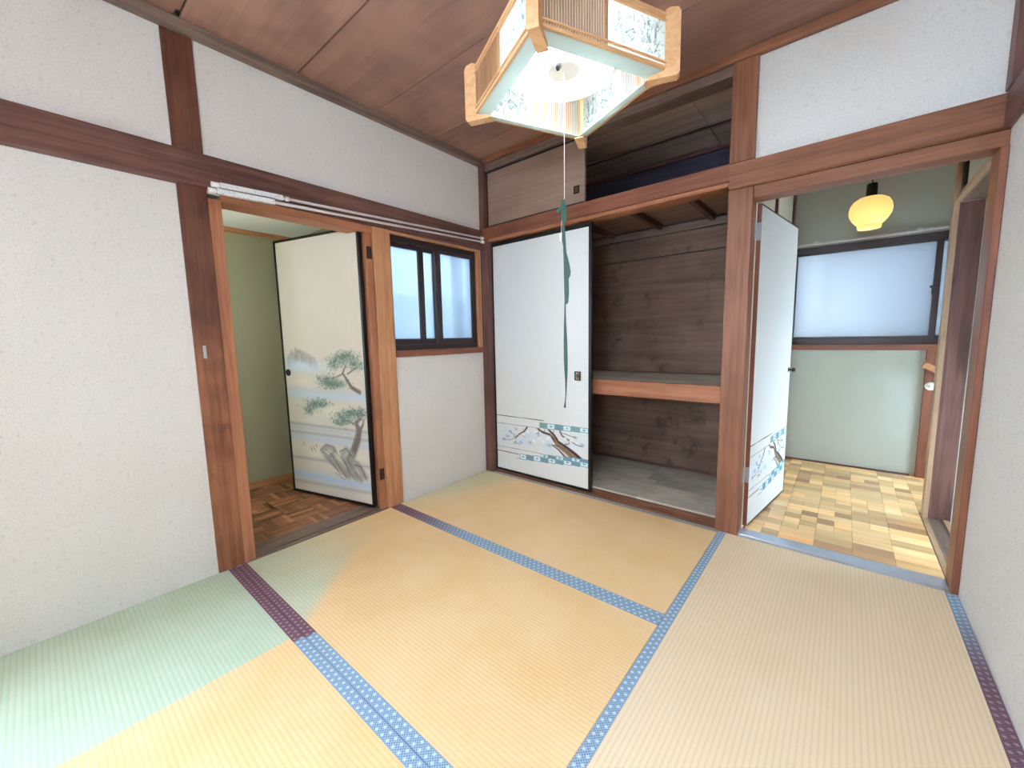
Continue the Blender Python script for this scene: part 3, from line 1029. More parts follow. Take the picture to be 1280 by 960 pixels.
# overhead cupboard sliding panel
d4 = empty('door_4', (0.052, 0.034, 1.93), 'plain brown sliding panel of the overhead cupboard', 'door', kind='structure')
W4, H4 = 0.852, 0.412
for nm, args in (('stile', (0, .010, 0, .018, 0.002, H4)), ('stile', (W4-.008, W4, 0, .018, 0.002, H4)), ('rail', (.010, W4-.008, 0, .018, H4-.012, H4)), ('rail', (.010, W4-.008, 0, .018, 0.002, 0.018))):
    bm = BM(); box(bm, *args, 0.0008)
    build(nm, bm, M['black_frame'] if nm == 'rail' or args[0] == 0 else M['veneer'], d4, local=True)
bm = BM(); box(bm, .010, W4-.008, 0.003, 0.016, 0.018, H4-.012)
build('veneer_panel', bm, M['veneer'], d4, local=True)
square_pull(d4, 0.770, 0.075, 0.003, .042, .048)

# right hinged door
ang2 = math.atan2(0.725, 0.098)
d2 = empty('door_2', (1.872, 0.130, 0.0), 'white hinged door with plum branch print, open in the right doorway', 'door', rz=ang2, kind='structure')
D2L, D2H, T2 = 0.735, 1.742, 0.026
for nm, args in (('stile', (0, .006, 0, T2, .014, D2H)), ('stile', (D2L-.008, D2L, 0, T2, .014, D2H)), ('rail', (.006, D2L-.008, 0, T2, D2H-.008, D2H)), ('rail', (.006, D2L-.008, 0, T2, .014, .022))):
    bm = BM(); box(bm, *args, 0.0006)
    build(nm, bm, M['red_z'] if args[0] == 0 else M['black_frame'], d2, local=True)
bm = BM(); box(bm, .006, D2L-.008, 0.002, T2-.003, 0.022, D2H-.008)
build('core', bm, M['plaster_cream'], d2, local=True)
pp2 = plum_paper(D2L-.014, 0.022, D2H-.008, 0.006, (222, 222, 220), 'printed_paper', d2, 0.0008, nu=200)
pp2['label'] = 'white paper printed with a plum branch and blue checked bands'
tmp = BM(); lathe(tmp, [(0.016, 0.0), (0.016, 0.003), (0.007, 0.005), (0.007, 0.018), (0.013, 0.022), (0.012, 0.034), (0.004, 0.037)], seg=20)
for v in tmp.verts:
    v.co = Vector((v.co.x + D2L-.045, 0.0008-v.co.z, v.co.y+0.845))
build('knob', tmp, M['bronze'], d2, 'small dark metal knob', local=True, smooth=True)
for zz in (0.265, 1.56):
    bm = BM(); box(bm, -0.003, -0.0004, 0.0, 0.022, zz, zz+.088, 0.0005)
    box(bm, -0.030, -0.003, 0.020, 0.0225, zz, zz+.088, 0.0005)
    tube(bm, [(-0.004, 0.024, zz), (-0.004, 0.024, zz+.088)], 0.004, 8)
    for k in (0.018, 0.044, 0.070):
        box(bm, -0.0042, -0.003, 0.008, 0.014, zz+k-.003, zz+k+.003)
    build('hinge', bm, M['steel'], d2, 'pale steel hinge', local=True)

# ------------------------------------------------------------------ windows
w1 = empty('window_1', (-0.06, -0.43, 1.018), 'frosted sliding window with bronze frame on the left wall', 'window', kind='structure')
bm = BM()
Y0, Y1, Z0, Z1 = -0.822, -0.046, 1.018, 1.752
box(bm, -0.10, -0.015, Y0, Y0+.022, Z0, Z1, .001); box(bm, -0.10, -0.015, Y1-.022, Y1, Z0, Z1, .001)
box(bm, -0.10, -0.015, Y0+.022, Y1-.022, Z1-.035, Z1, .001); box(bm, -0.10, -0.012, Y0+.022, Y1-.022, Z0, Z0+.035, .001)
build('window_frame', bm, M['bronze'], w1)
def sash(parent, y0, y1, z0, z1, x, glass, left, right, top=.030, bot=.045):
    bm = BM()
    box(bm, x-.012, x+.012, y0, y0+left, z0, z1, .001); box(bm, x-.012, x+.012, y1-right, y1, z0, z1, .001)
    box(bm, x-.012, x+.012, y0+left, y1-right, z1-top, z1, .001); box(bm, x-.012, x+.012, y0+left, y1-right, z0, z0+bot, .001)
    f = build('sash', bm, M['bronze'], parent)
    bm = BM(); box(bm, x-.002, x+.002, y0+left, y1-right, z0+bot, z1-top)
    me_off = Vector(parent.location)
    g = build('pane', bm, glass, parent)
    g.parent = f
    return f
sash(w1, Y0+.022, -0.395, Z0+.030, Z1-.030, -0.072, M['glass_left'], .024, .034)
f_in = sash(w1, -0.435, Y1-.022, Z0+.030, Z1-.030, -0.036, M['glass_left'], .048, .018)
bm = BM(); box(bm, -0.068, -0.052, -0.562, -0.517, Z0+.050, Z1-.040, .001)
build('outer_stile', bm, M['bronze'], w1)
bm = BM(); box(bm, -0.100, -0.088, -0.226, -0.178, Z0+.035, Z1-.035)
build('screen_stile', bm, M['bronze'], w1)
tmp = BM(); box(tmp, -0.024, -0.014, -0.428, -0.412, 1.36, 1.43, .001); box(tmp, -0.020, -0.006, -0.440, -0.408, 1.425, 1.440, .002); box(tmp, -0.022, -0.010, -0.426, -0.414, 1.29, 1.36, .001)
build('crescent_lock', tmp, M['black_frame'], w1)

w2 = empty('window_2', (2.4, 1.77, 1.0), 'wide frosted sliding window in the room beyond the right doorway', 'window', kind='structure')
YW = 1.77
bm = BM()
box(bm, 1.85, 3.00, YW-.02, YW+.07, 0.985, 1.030, .001); box(bm, 1.85, 3.00, YW-.02, YW+.07, 1.705, 1.755, .001)
box(bm, 1.85, 1.880, YW-.02, YW+.07, 1.03, 1.705, .001); box(bm, 2.975, 3.00, YW-.02, YW+.07, 1.03, 1.705, .001)
build('window_frame', bm, M['bronze'], w2)
def sash_x(parent, x0, x1, z0, z1, y, glass, left, right):
    bm = BM()
    box(bm, x0, x0+left, y-.012, y+.012, z0, z1, .001); box(bm, x1-right, x1, y-.012, y+.012, z0, z1, .001)
    box(bm, x0+left, x1-right, y-.012, y+.012, z1-.018, z1, .001); box(bm, x0+left, x1-right, y-.012, y+.012, z0, z0+.022, .001)
    f = build('sash', bm, M['bronze'], parent)
    bm = BM(); box(bm, x0+left, x1-right, y-.002, y+.002, z0+.022, z1-.018)
    g = build('pane', bm, glass, parent)
    g.parent = f
sash_x(w2, 1.878, 2.722, 1.022, 1.712, YW, M['glass_right'], .024, .034)
sash_x(w2, 2.690, 2.978, 1.022, 1.712, YW+.034, M['glass_right'], .030, .02)
tmp = BM(); box(tmp, 2.682, 2.700, YW-.022, YW-.011, 1.33, 1.39, .001); box(tmp, 2.672, 2.700, YW-.030, YW-.016, 1.375, 1.392, .002)
build('crescent_lock', tmp, M['black_frame'], w2)
bm = BM(); box(bm, 1.85, 3.0, YW-.04, YW-.0, 0.940, 0.984, .002)
trim(bm, M['red_x'], 'reddish stool board under the far window', 'window sill')

# curtain rail above the far window
cr = empty('curtain_rail', (2.35, YW-.02, 1.77), 'pale slim curtain rail above the far frosted window', 'curtain rail')
bm = BM(); box(bm, 1.87, 2.98, YW-.030, YW-.008, 1.768, 1.784, .002)
build('rail', bm, M['rod'], cr)
for xx in (2.0, 2.58):
    bm = BM(); box(bm, xx, xx+.03, YW-.034, YW, 1.780, 1.798, .002)
    build('bracket', bm, M['rod'], cr)

# ------------------------------------------------------------------ hall beyond the left doorway
bm = BM()
box(bm, -1.20, -1.10, -2.3, -0.82, -0.06, 2.1)
box(bm, -1.10, -0.12, -0.905, -0.84, -0.06, 2.1)
box(bm, -1.10, -0.12, -2.3, -2.2, -0.06, 0.7); box(bm, -1.10, -0.12, -2.3, -2.2, 1.75, 2.1); box(bm, -1.10, -1.0, -2.3, -2.2, 0.7, 1.75); box(bm, -0.22, -0.12, -2.3, -2.2, 0.7, 1.75)
structure('wall_hall', bm, M['plaster_hall'], 'olive green plaster wall inside the space beyond the left doorway', 'wall')
added_win5 = empty('added_window_5', (-0.61, -2.25, 0.70), 'small frosted window added for light at the hidden end of the space beyond the left doorway', 'window', kind='structure')  # unseen window added to brighten the hall
bm = BM(); box(bm, -1.0, -0.22, -2.28, -2.22, 0.70, 0.74); box(bm, -1.0, -0.22, -2.28, -2.22, 1.71, 1.75); box(bm, -1.0, -0.96, -2.28, -2.22, 0.74, 1.71); box(bm, -0.26, -0.22, -2.28, -2.22, 0.74, 1.71)
build('window_frame', bm, M['bronze'], added_win5)
bm = BM(); box(bm, -0.96, -0.26, -2.252, -2.248, 0.74, 1.71)
build('pane', bm, M['glass_added_hall'], added_win5)
bm = BM(); box(bm, -1.12, -0.12, -2.22, -0.88, 1.885, 1.93)
structure('ceiling', bm, M['white_board'], 'low white ceiling board beyond the left doorway', 'ceiling')
bm = BM(); box(bm, -1.10, -1.08, -2.2, -0.905, 1.852, 1.884, .002)
trim(bm, M['cedar_y'], 'thin wooden cornice under the low white ceiling of the left space', 'moulding')
bm = BM(); box(bm, -1.10, -1.085, -2.2, -0.905, 0.006, 0.055, .002)
structure('baseboard_hall', bm, M['cedar_y'], 'narrow wooden baseboard along the olive wall', 'baseboard')

# ------------------------------------------------------------------ room beyond the right doorway
bm = BM()
box(bm, 1.70, 3.4, YW, YW+.10, -0.12, 0.985); box(bm, 1.70, 3.4, YW, YW+.10, 1.755, 2.5)
box(bm, 1.70, 1.85, YW, YW+.10, 0.985, 1.755); box(bm, 3.00, 3.4, YW, YW+.10, 0.985, 1.755)
structure('wall_far', bm, M['plaster_green'], 'grey green plaster wall with the wide window beyond the right doorway', 'wall')
bm = BM(); box(bm, 1.846, 1.852, 0.125, YW, 0.0, 2.45); box(bm, 1.70, 1.846, 1.0, YW, -0.1, 2.45)
structure('wall_closet_side', bm, M['plaster_cream'], 'cream wall strip behind the open white door of the right doorway', 'wall')
for y0, y1 in ((0.735, 0.80), (1.69, 1.768)):
    bm = BM(); box(bm, 1.852, 1.864, y0, y1, 0.0, 2.41, .001)
    trim(bm, M['dark_z'], 'thin dark post above the open white door, ' + ('nearer one' if y0 < 1 else 'one in the far corner'), 'post')
bm = BM(); box(bm, 1.70, 3.4, 0.115, YW+.02, 2.41, 2.46)
structure('ceiling', bm, M['cupboard_ceiling'], 'wooden ceiling of the room beyond the right doorway', 'ceiling')
bm = BM(); box(bm, 1.864, 2.66, YW-.012, YW, 0.0, 0.020, .001)
structure('baseboard_far', bm, M['dark_x'], 'dark thin baseboard under the grey green far wall', 'baseboard')
# side opening to the stairs
bm = BM(); box(bm, 2.638, 2.660, 0.868, 0.93, 0.0, 2.41, .001)
trim(bm, M['pale_z'], 'pale edge strip of the jamb at the stair opening', 'door jamb')
bm = BM(); box(bm, 2.660, 2.752, 0.886, 0.93, 0.0, 1.748, .001)
trim(bm, M['dark_z'], 'wide dark brown jamb board at the stair opening', 'door jamb')
bm = BM(); box(bm, 2.660, 2.70, 0.82, 0.93, 1.80, 2.41, .001)
trim(bm, M['black_frame'], 'narrow dark upper post above the stair opening', 'post')
bm = BM(); box(bm, 2.752, 3.4, 0.90, 0.96, -1.0, 2.41)
structure('wall_stair', bm, M['plaster_green'], 'grey green plaster wall strip behind the dark jamb board', 'wall')
bm = BM(); box(bm, 2.640, 2.664, 0.115, 0.886, 1.748, 1.772, .001)
trim(bm, M['pale_y'], 'pale thin lintel edge sloping away above the stair opening', 'lintel')
bm = BM(); box(bm, 2.664, 2.78, 0.115, 0.886, 1.752, 1.80, .001)
trim(bm, M['grey_y'], 'grey brown lintel above the stair opening', 'lintel')
bm = BM(); box(bm, 2.672, 2.76, 0.115, 0.886, 1.80, 2.41)
structure('wall_above_stair', bm, M['plaster_green'], 'small plaster panel above the stair opening lintel', 'wall')
bm = BM(); box(bm, 2.636, 2.660, 0.108, 0.868, -0.05, 0.008, .001)
trim(bm, M['pale_y'], 'pale strip edging the parquet at the stair opening', 'sill')
bm = BM(); box(bm, 2.660, 2.722, 0.108, 0.886, -0.05, 0.006, .001)
trim(bm, M['grey_y'], 'grey brown sill board of the stair opening', 'sill')
bm = BM(); box(bm, 2.722, 2.746, 0.108, 0.886, -0.05, 0.012, .001)
trim(bm, M['pale_y'], 'pale raised track strip of the stair opening sill', 'sill')
bm = BM(); box(bm, 2.746, 3.4, 0.10, 0.90, -0.22, -0.18)
structure('floor', bm, M['dark_y'], 'dark stair tread beyond the stair opening', 'floor')
bm = BM(); box(bm, 3.3, 3.4, 0.0, 0.16, -1.0, 2.45); box(bm, 3.3, 3.4, 0.88, 0.98, -1.0, 2.45); box(bm, 3.3, 3.4, 0.16, 0.88, -1.0, 0.15); box(bm, 3.3, 3.4, 0.16, 0.88, 0.75, 2.45); box(bm, 2.746, 3.4, 0.04, 0.10, -1.0, 2.45)
box(bm, 3.3, 3.4, 0.98, YW, -1.0, 0.15); box(bm, 3.3, 3.4, 0.98, YW, 0.95, 2.45); box(bm, 3.3, 3.4, 1.70, YW, 0.15, 0.95)
structure('wall_stair_end', bm, M['plaster_green'], 'plaster wall at the end of the stairs', 'wall')
bm = BM(); box(bm, 2.688, 2.80, YW-.03, YW, -0.18, 0.940, .002)
trim(bm, M['red_z'], 'reddish brown board under the far window beside the jamb', 'post')

added_win4 = empty('added_window_4', (3.35, 1.34, 0.15), 'low frosted window added for light over the stairs at the far right, out of view', 'window', kind='structure')  # unseen window added to light the far room
bm = BM(); box(bm, 3.31, 3.39, 0.98, 1.70, 0.15, 0.18); box(bm, 3.31, 3.39, 0.98, 1.70, 0.92, 0.95); box(bm, 3.31, 3.39, 0.98, 1.01, 0.18, 0.92); box(bm, 3.31, 3.39, 1.67, 1.70, 0.18, 0.92)
build('window_frame', bm, M['bronze'], added_win4)
bm = BM(); box(bm, 3.348, 3.352, 1.01, 1.67, 0.18, 0.92)
build('pane', bm, M['glass_added_stair'], added_win4)
added_win7 = empty('added_window_7', (3.35, 0.52, 0.15), 'frosted window added for light at the end of the stairs on the far right, out of view', 'window', kind='structure')  # second unseen window, added to light the parquet and open door
bm = BM(); box(bm, 3.31, 3.39, 0.16, 0.88, 0.15, 0.18); box(bm, 3.31, 3.39, 0.16, 0.88, 0.72, 0.75); box(bm, 3.31, 3.39, 0.16, 0.19, 0.18, 0.72); box(bm, 3.31, 3.39, 0.85, 0.88, 0.18, 0.72)
build('window_frame', bm, M['bronze'], added_win7)
bm = BM(); box(bm, 3.348, 3.352, 0.19, 0.85, 0.18, 0.72)
build('pane', bm, M['glass_added_stair'], added_win7)
# neighbouring walls added close outside the two frosted windows to grade their light
M['outside'] = plaster('outside_render', (186, 194, 204), 0.05, warm=(190, 196, 204))
bm = BM(); box(bm, -1.45, -1.30, -0.80, 1.6, -0.3, 1.55)
structure('wall_outside_left', bm, M['outside'], 'pale neighbouring wall added to grade the light behind the frosted left window', 'wall')
bm = BM(); box(bm, 2.02, 5.0, 2.75, 2.90, -0.3, 3.2)
structure('wall_outside_far', bm, M['outside'], 'pale neighbouring wall added to grade the light behind the far frosted window', 'wall')

hr = empty('handrail', (2.8, 1.71, 0.78), 'pale wooden handrail end peeking out beside the far jamb', 'handrail')
bm = BM(); obox(bm, (2.672, 1.690, 0.842), (2.98, 1.690, 0.66), 0.034, 0.040)
build('rail', bm, M['cedar_x'], hr)
tmp = BM(); lathe(tmp, [(0.030, 0.0), (0.030, 0.006), (0.024, 0.012), (0.010, 0.014), (0.009, 0.05)], seg=20)
for v in tmp.verts:
    v.co = Vector((v.co.x + 2.722, YW-.031-v.co.z, v.co.y + 0.685))
build('bracket', tmp, M['plastic_white'], hr, 'round cream wall bracket', smooth=True)

cable = BM()
tube(cable, [(2.758, 0.885, 0.004), (2.762, 0.880, 0.05), (2.772, 0.872, 0.09), (2.80, 0.86, 0.12), (2.85, 0.85, 0.135), (2.95, 0.85, 0.14)], 0.003, 6)
o = build('cable', cable, M['black'])
tag(o, 'thin black cable curling at the foot of the dark jamb board', 'cable')

# ------------------------------------------------------------------ tatami mats
BW = 0.0375
def tatami(x0, y0, L, W, rot, label, fade, bfade, name='tatami_mat', pale=0.0, worn=(0.0, 0.0)):
    """mat of length L along local x, W along local y; rot 0 or 90 degrees (then x0,y0 is the corner that keeps it in place)"""
    t = empty(name, (x0, y0, -0.055), label, 'tatami mat', rz=rot, group='straw tatami mats on the floor')
    bm = BM(); box(bm, 0.0005, L-.0005, 0.0005, W-.0005, 0.0, 0.0545, 0.0015)
    build('rush_surface', bm, tatami_mat_material('rush_' + str(len(bpy.data.materials)), fade, pale), t, local=True)
    for k, yb in enumerate((0.0, W-BW)):
        b = BM(); box(b, 0.0005, L-.0005, 0.0, BW, 0.030, 0.0553, 0.0004)
        o = build('cloth_border', b, border_material('border_' + str(len(bpy.data.materials)), bfade[k], worn=worn[k]), t, local=True)
        o.location = (0, yb, 0)
    return t

const = lambda v: (lambda t, x, y: v)
def f_mat1(t, x, y):
    n = t.noise(t.obj(), 4.0, 3)
    return t.math('MULTIPLY', t.math('SUBTRACT', 1.0, t.smooth(t.math('ADD', t.math('ADD', x, t.math('MULTIPLY', y, -0.25)), t.math('MULTIPLY', n, 0.2)), 0.0, 0.42)), 0.55)
def f_mat2(t, x, y):   # local y measured from the mat edge near the green mat
    s = t.math('ADD', x, t.math('MULTIPLY', t.math('POWER', t.math('MAXIMUM', y, 0.0), 0.8), 0.75))
    edge = t.math('SUBTRACT', 1.0, t.smooth(s, 0.66, 0.775))
    far = t.math('SUBTRACT', 1.0, t.smooth(y, 0.02, 0.75))
    return t.math('MULTIPLY', t.math('MULTIPLY', edge, far), 0.85)
def f_mat3(t, x, y):
    n = t.noise(t.obj(), 30.0, 2)
    return t.math('SUBTRACT', 1.0, t.smooth(t.math('ADD', x, t.math('MULTIPLY', n, 0.012)), 0.722, 0.738))
def b_sharp(t, x, y):
    return t.math('SUBTRACT', 1.0, t.smooth(x, 0.745, 0.765))
def b_soft(t, x, y):
    return t.math('SUBTRACT', 1.0, t.smooth(x, 0.1, 0.75))
W1 = 0.8885
Ym = -0.884
tatami(0.013, Ym, 1.744, 0.913, 0, 'straw tatami mat lying along the foot of the white closet door', f_mat1, (b_soft, const(0.15)), worn=(0.0, 0.65))
tatami(0.013, -1.782, 1.744, 0.897, 0, 'faded golden tatami mat in the middle of the room in front of the left doorway', f_mat2, (b_sharp, b_soft))
tatami(0.001, -2.672, 1.756, 0.888, 0, 'half green half golden tatami mat in the near left corner', f_mat3, (b_sharp, b_sharp))
# right mat: local x runs toward -y so that the ribs run front to back
def b_right(t, x, y):
    return t.math('MULTIPLY', t.smooth(x, 0.02, 0.55), 0.95)
tatami(RW-.0005, -1.782, 1.795, 0.8965, math.pi/2, 'pale straw tatami mat in front of the right doorway along the right wall', const(0.06), (lambda t, x, y: t.math('MULTIPLY', t.math('SUBTRACT', 1.0, t.smooth(x, 1.2, 1.75)), 0.95), const(0.0)), pale=0.55)
tatami(RW-.0005, -3.555, 1.771, 0.8965, math.pi/2, 'straw tatami mat along the right wall under the viewer', const(0.05), (const(0.9), const(0.0)))
tatami(0.001, -3.555, 1.756, 0.881, 0, 'straw tatami mat at the rear wall behind the viewer', const(0.1), (const(0.1), const(0.1)))

# ------------------------------------------------------------------ square lamp
LX, LY, LZ = 1.357, -0.928, 2.0
lamp = empty('ceiling_lamp', (LX, LY, LZ), 'square lit lamp with pale wood lattice shade hanging from the ceiling', 'lamp', rz=math.radians(-25.5))
H = 0.262
us_p = list(np.linspace(-H+.01, H-.01, 110)); zs_p = list(np.linspace(0.010, 0.168, 40))
cp = Canvas(us_p, zs_p, (196, 206, 202))
for _ in range(90):
    a = rng.uniform(0, 1)
    x0_, z0_ = 0.02+rng.uniform(0, .2), 0.03+rng.uniform(0, .10)
    an = rng.uniform(.3, 2.6); Lg = rng.uniform(.012, .034)
    cp.stroke([(x0_, z0_), (x0_+Lg*math.cos(an), z0_+Lg*math.sin(an))], [.0035, .001], (84, 104, 110), .7, .7)
for z_ in (.02, .05, .09):
    cp.stroke([(0.01, z_), (0.245, z_+.03)], .0016, (120, 138, 144), .6, .8)
panel_src = None
lat_src = None
parts_done = []
def rot_local(o, k):
    o.rotation_euler = (0, 0, k*math.pi/2)
srcs = []
# build one side, then copy it round
bm = BM(); box(bm, -H, H, -H-.008, -H+.006, 0.166, 0.178, .001)
srcs.append(build('top_rail', bm, M['lamp_wood'], lamp, local=True))
bm = BM(); box(bm, -H, H, -H-.008, -H+.006, 0.0, 0.011, .001); box(bm, -H, H, -H-.010, -H-.002, 0.019, 0.025, .0008)
srcs.append(build('bottom_rail', bm, M['lamp_wood'], lamp, local=True))
bm = BM(); box(bm, -H, H, -H-.010, -H-.002, 0.150, 0.156, .0008)
srcs.append(build('thin_rail', bm, M['lamp_wood'], lamp, local=True))
p_ = paper('shade_panel', us_p, zs_p, cp, M['lamp_panel'], lamp, -H+.002)
srcs.append(p_)
bm = BM()
for i in range(24):
    xx = -H+.014 + i*0.0098
    box(bm, xx, xx+.0024, -H-.006, -H+.005, 0.011, 0.166)
box(bm, -0.014, -0.004, -H-.008, -H+.001, 0.011, 0.166)
lt = build('lattice', bm, M['lamp_lattice'], lamp, local=True, kind='stuff')
srcs.append(lt)
bm = BM()
vs = [(-H, -H, 0.0005), (H, -H, 0.0005), (H-.045, -H+.045, -0.012), (-H+.045, -H+.045, -0.012)]
lo = [bm.verts.new(v) for v in vs]; hi = [bm.verts.new((v[0], v[1], v[2]+.003)) for v in vs]
bm.faces.new(lo); bm.faces.new(hi[::-1])
for i in range(4):
    bm.faces.new((lo[i], hi[i], hi[(i+1) % 4], lo[(i+1) % 4]))
srcs.append(build('bottom_flange', bm, M['lamp_flange'], lamp, local=True))
# corner post on the (-,-) corner
bm = BM()
RR = H*math.sqrt(2)
prism(bm, [(RR-.012, -.004), (RR-.060, -.013), (RR-.078, -.026), (RR+.030, -.026), (RR+.038, -.016), (RR+.038, .172), (RR+.030, .186), (RR+.004, .192), (RR-.012, .186)], 'y', -0.019, 0.019)
for v in bm.verts:
    c_, s_ = math.cos(-3*math.pi/4), math.sin(-3*math.pi/4)
    v.co = Vector((v.co.x*c_-v.co.y*s_, v.co.x*s_+v.co.y*c_, v.co.z))
srcs.append(build('corner_post', bm, M['lamp_wood'], lamp, local=True))
for s_ in srcs:
    for k in (1, 2, 3):
        c = s_.copy(); COL.objects.link(c); c.parent = lamp; rot_local(c, k)
bm = BM(); lathe(bm, [(0.195, 0.118), (0.200, 0.122), (0.195, 0.150), (0.10, 0.165), (0.05, 0.165)], seg=48)
build('reflector', bm, M['reflector'], lamp, local=True, smooth=True)
bm = BM(); lathe(bm, [(0.060, 0.082), (0.064, 0.09), (0.064, 0.118)], seg=32)
build('lamp_body', bm, M['reflector'], lamp, local=True, smooth=True)
bm = BM(); torus(bm, 0.172, 0.0155, 0.088)
build('outer_tube', bm, M['tube'], lamp, 'glowing ring tube, larger', local=True, smooth=True)
bm = BM(); torus(bm, 0.108, 0.0145, 0.094)
build('inner_tube', bm, M['tube'], lamp, 'glowing ring tube, smaller', local=True, smooth=True)
tmp = BM(); lathe(tmp, [(0.006, -.012), (0.012, -.006), (0.013, 0.0)], seg=16)
bmesh.ops.translate(tmp, vec=(0.022, -0.040, 0.080), verts=tmp.verts)
build('night_bulb_socket', tmp, M['black'], lamp, local=True, smooth=True)
bm = BM(); tube(bm, [(0, 0, 0.165), (0, 0, ZC-LZ-.03)], 0.0035, 8)
build('hanging_cord', bm, M['cord'], lamp, local=True)
bm = BM(); lathe(bm, [(0.03, ZC-LZ-.035), (0.045, ZC-LZ-.02), (0.045, ZC-LZ-.0005)], seg=24)
build('ceiling_cup', bm, M['plastic_white'], lamp, local=True, smooth=True)
bm = BM(); tube(bm, [(0, 0, 0.084), (0.001, 0.001, -0.1), (0.0005, 0.0, -0.37)], 0.0012, 6)
pcord = build('pull_cord', bm, M['cord'], lamp, local=True)
bm = BM(); tube(bm, [(0.0005, 0, -0.37), (-0.010, -0.006, -0.45), (-0.012, -0.008, -0.505)], 0.0011, 6)
lathe(bm, [(0.002, -0.503), (0.006, -0.508), (0.006, -0.530), (0.003, -0.534)], c=(-0.012, -0.008, 0), seg=12)
build('pull_knob', bm, M['plastic_white'], pcord, local=True, smooth=True)

# green ribbon tied to the pull cord
rb = empty('ribbon', (LX, LY, 0.79), 'long dark green ribbon tied to the pull cord of the square lamp', 'ribbon')
vdir = Vector((0.845, 0.535, 0)).normalized()      # ribbon width runs across the room
ddir = Vector((0.535, -0.845, 0)).normalized()
def strip(name, rows, twist=0.0):
    """rows: (offset along vdir, z, half width, depth offset)"""
    bm = BM()
    L = []
    for i, (a, z, hw, dp) in enumerate(rows):
        c = Vector((LX, LY, z)) + vdir*a + ddir*dp
        ang = twist*i
        w = (vdir*math.cos(ang) + ddir*math.sin(ang))*hw
        L.append((bm.verts.new(c-w), bm.verts.new(c+w)))
    for A, B in zip(L, L[1:]):
        bm.faces.new((A[0], A[1], B[1], B[0]))
    o = build(name, bm, M['ribbon'], rb)
    md = o.modifiers.new('thickness', 'SOLIDIFY')
    md.thickness = 0.0012
    return o
S = 0.00095
def zc(cy): return 1.681-0.000955*cy
def row(cx, cy, hw, dp=0.002): return ((cx-124)*S, zc(cy), hw*S, dp)
strip('bow_loop', [row(120, 62, 3), row(116, 85, 7), row(118, 120, 9), row(121, 150, 8), row(122, 168, 3)])
strip('bow_loop', [row(122, 168, 3, .004), row(128, 140, 5, .006), row(129, 100, 5, .006), row(122, 64, 3, .003)])
strip('bow_tail', [row(120, 80, 3), row(108, 95, 6, .004), row(98, 106, 8, .005), row(96, 116, 4, .005)])
strip('knot', [row(119, 165, 4), row(120, 195, 7), row(121, 225, 8), row(124, 248, 6), row(125, 275, 7)])
strip('hanging_loop', [row(125, 272, 6), row(129, 320, 9), row(131, 380, 10), row(132, 440, 10), row(131, 478, 8), row(130, 487, 3)])
strip('hanging_loop', [row(127, 272, 4, .006), row(136, 320, 7, .009), row(143, 355, 6, .010), row(142, 372, 5, .010), row(136, 385, 3, .008), row(134, 430, 4, .006)], 0.08)
strip('ribbon_tail', [row(125, 480, 3), row(125, 520, 3.5), row(125, 570, 5), row(126, 640, 7.5), row(127, 720, 8.5), row(128, 770, 7), row(128, 820, 4.5), row(127, 862, 3), row(126, 885, 2.2), row(124, 905, 2.5), row(122, 930, 5)])

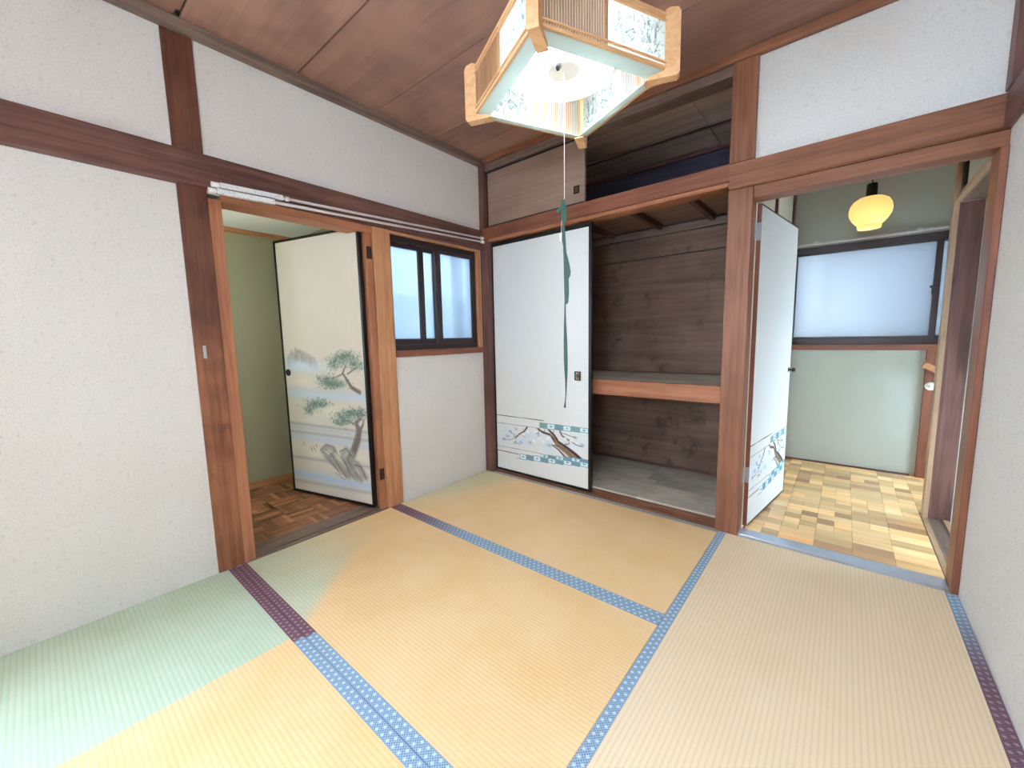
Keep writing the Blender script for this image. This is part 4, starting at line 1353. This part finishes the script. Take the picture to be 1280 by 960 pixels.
# ------------------------------------------------------------------ globe pendant
pd = empty('pendant_lamp', (2.306, 0.90, 1.67), 'warm glowing globe pendant on a black socket beyond the right doorway', 'lamp')
bm = BM(); lathe(bm, [(0.028, 1.862), (0.056, 1.856), (0.080, 1.840), (0.094, 1.816), (0.099, 1.788), (0.095, 1.760), (0.082, 1.734), (0.066, 1.714), (0.055, 1.702), (0.056, 1.692), (0.052, 1.682), (0.040, 1.680)], c=(2.306, 0.90, 0), seg=40)
build('glass_globe', bm, M['globe'], pd, smooth=True)
bm = BM(); lathe(bm, [(0.022, 1.935), (0.025, 1.930), (0.026, 1.862), (0.024, 1.858)], c=(2.306, 0.90, 0), seg=24)
build('socket', bm, M['black'], pd, smooth=True)
bm = BM(); tube(bm, [(2.306, 0.90, 1.93), (2.306, 0.90, 2.409)], 0.0035, 8)
build('cord', bm, M['black'], pd)

# ------------------------------------------------------------------ curtain rods on the left wall
def label_mat():
    t = NT('rod_label_sleeve')
    co = t.obj()
    s = t.sep(co)
    bars = t.noise(t.mapping(co, (0.1, 420.0, 60.0)), 1.0, 2, 0.8)
    f = t.smooth(bars, 0.56, 0.62)
    t.color(t.mix(t.math('MULTIPLY', f, 0.75), lin((226, 228, 226)), lin((96, 100, 108))))
    t.rough(0.35)
    return t.m
M['sleeve'] = label_mat()
for i, (y0, za, y1, zb, yl) in enumerate(((-1.742, 1.786, -0.012, 1.850, -1.45), (-1.757, 1.757, -0.012, 1.822, -1.49))):
    cr_ = empty('curtain_rod', (0.045, y0, za), ('upper' if i == 0 else 'lower') + ' white tension curtain rod with a label sleeve above the left doorway', 'curtain rod', group='curtain rods above the left doorway')
    X0 = 0.045 + (0.0 if i == 0 else 0.004)
    zf = lambda y: za+(zb-za)*(y-y0)/(y1-y0)
    bm = BM(); tube(bm, [(X0, y0+.02, zf(y0+.02)), (X0, -0.75, zf(-0.75))], 0.0075, 10)
    build('outer_tube', bm, M['rod'], cr_, smooth=True)
    bm = BM(); tube(bm, [(X0, -0.77, zf(-0.77)), (X0, y1-.02, zf(y1-.02))], 0.006, 10)
    build('inner_tube', bm, M['rod'], cr_, smooth=True)
    for a, b in ((y0, y0+.028), (y1-.024, y1)):
        bm = BM(); tube(bm, [(X0, a, zf(a)), (X0, b, zf(b))], 0.0115, 14)
        build('end_cap', bm, M['plastic_white'], cr_, smooth=True)
    bm = BM(); obox(bm, (X0+.001, y0+.03, zf(y0+.03)), (X0+.001, yl, zf(yl)), 0.022, 0.022)
    build('label_sleeve', bm, M['sleeve'], cr_, 'white printed label sleeve')
    if i == 0:
        bm = BM(); tube(bm, [(X0, yl+.012, zf(yl+.012)), (X0, yl+.028, zf(yl+.028))], 0.0115, 12)
        build('collar', bm, M['plastic_white'], cr_, smooth=True)
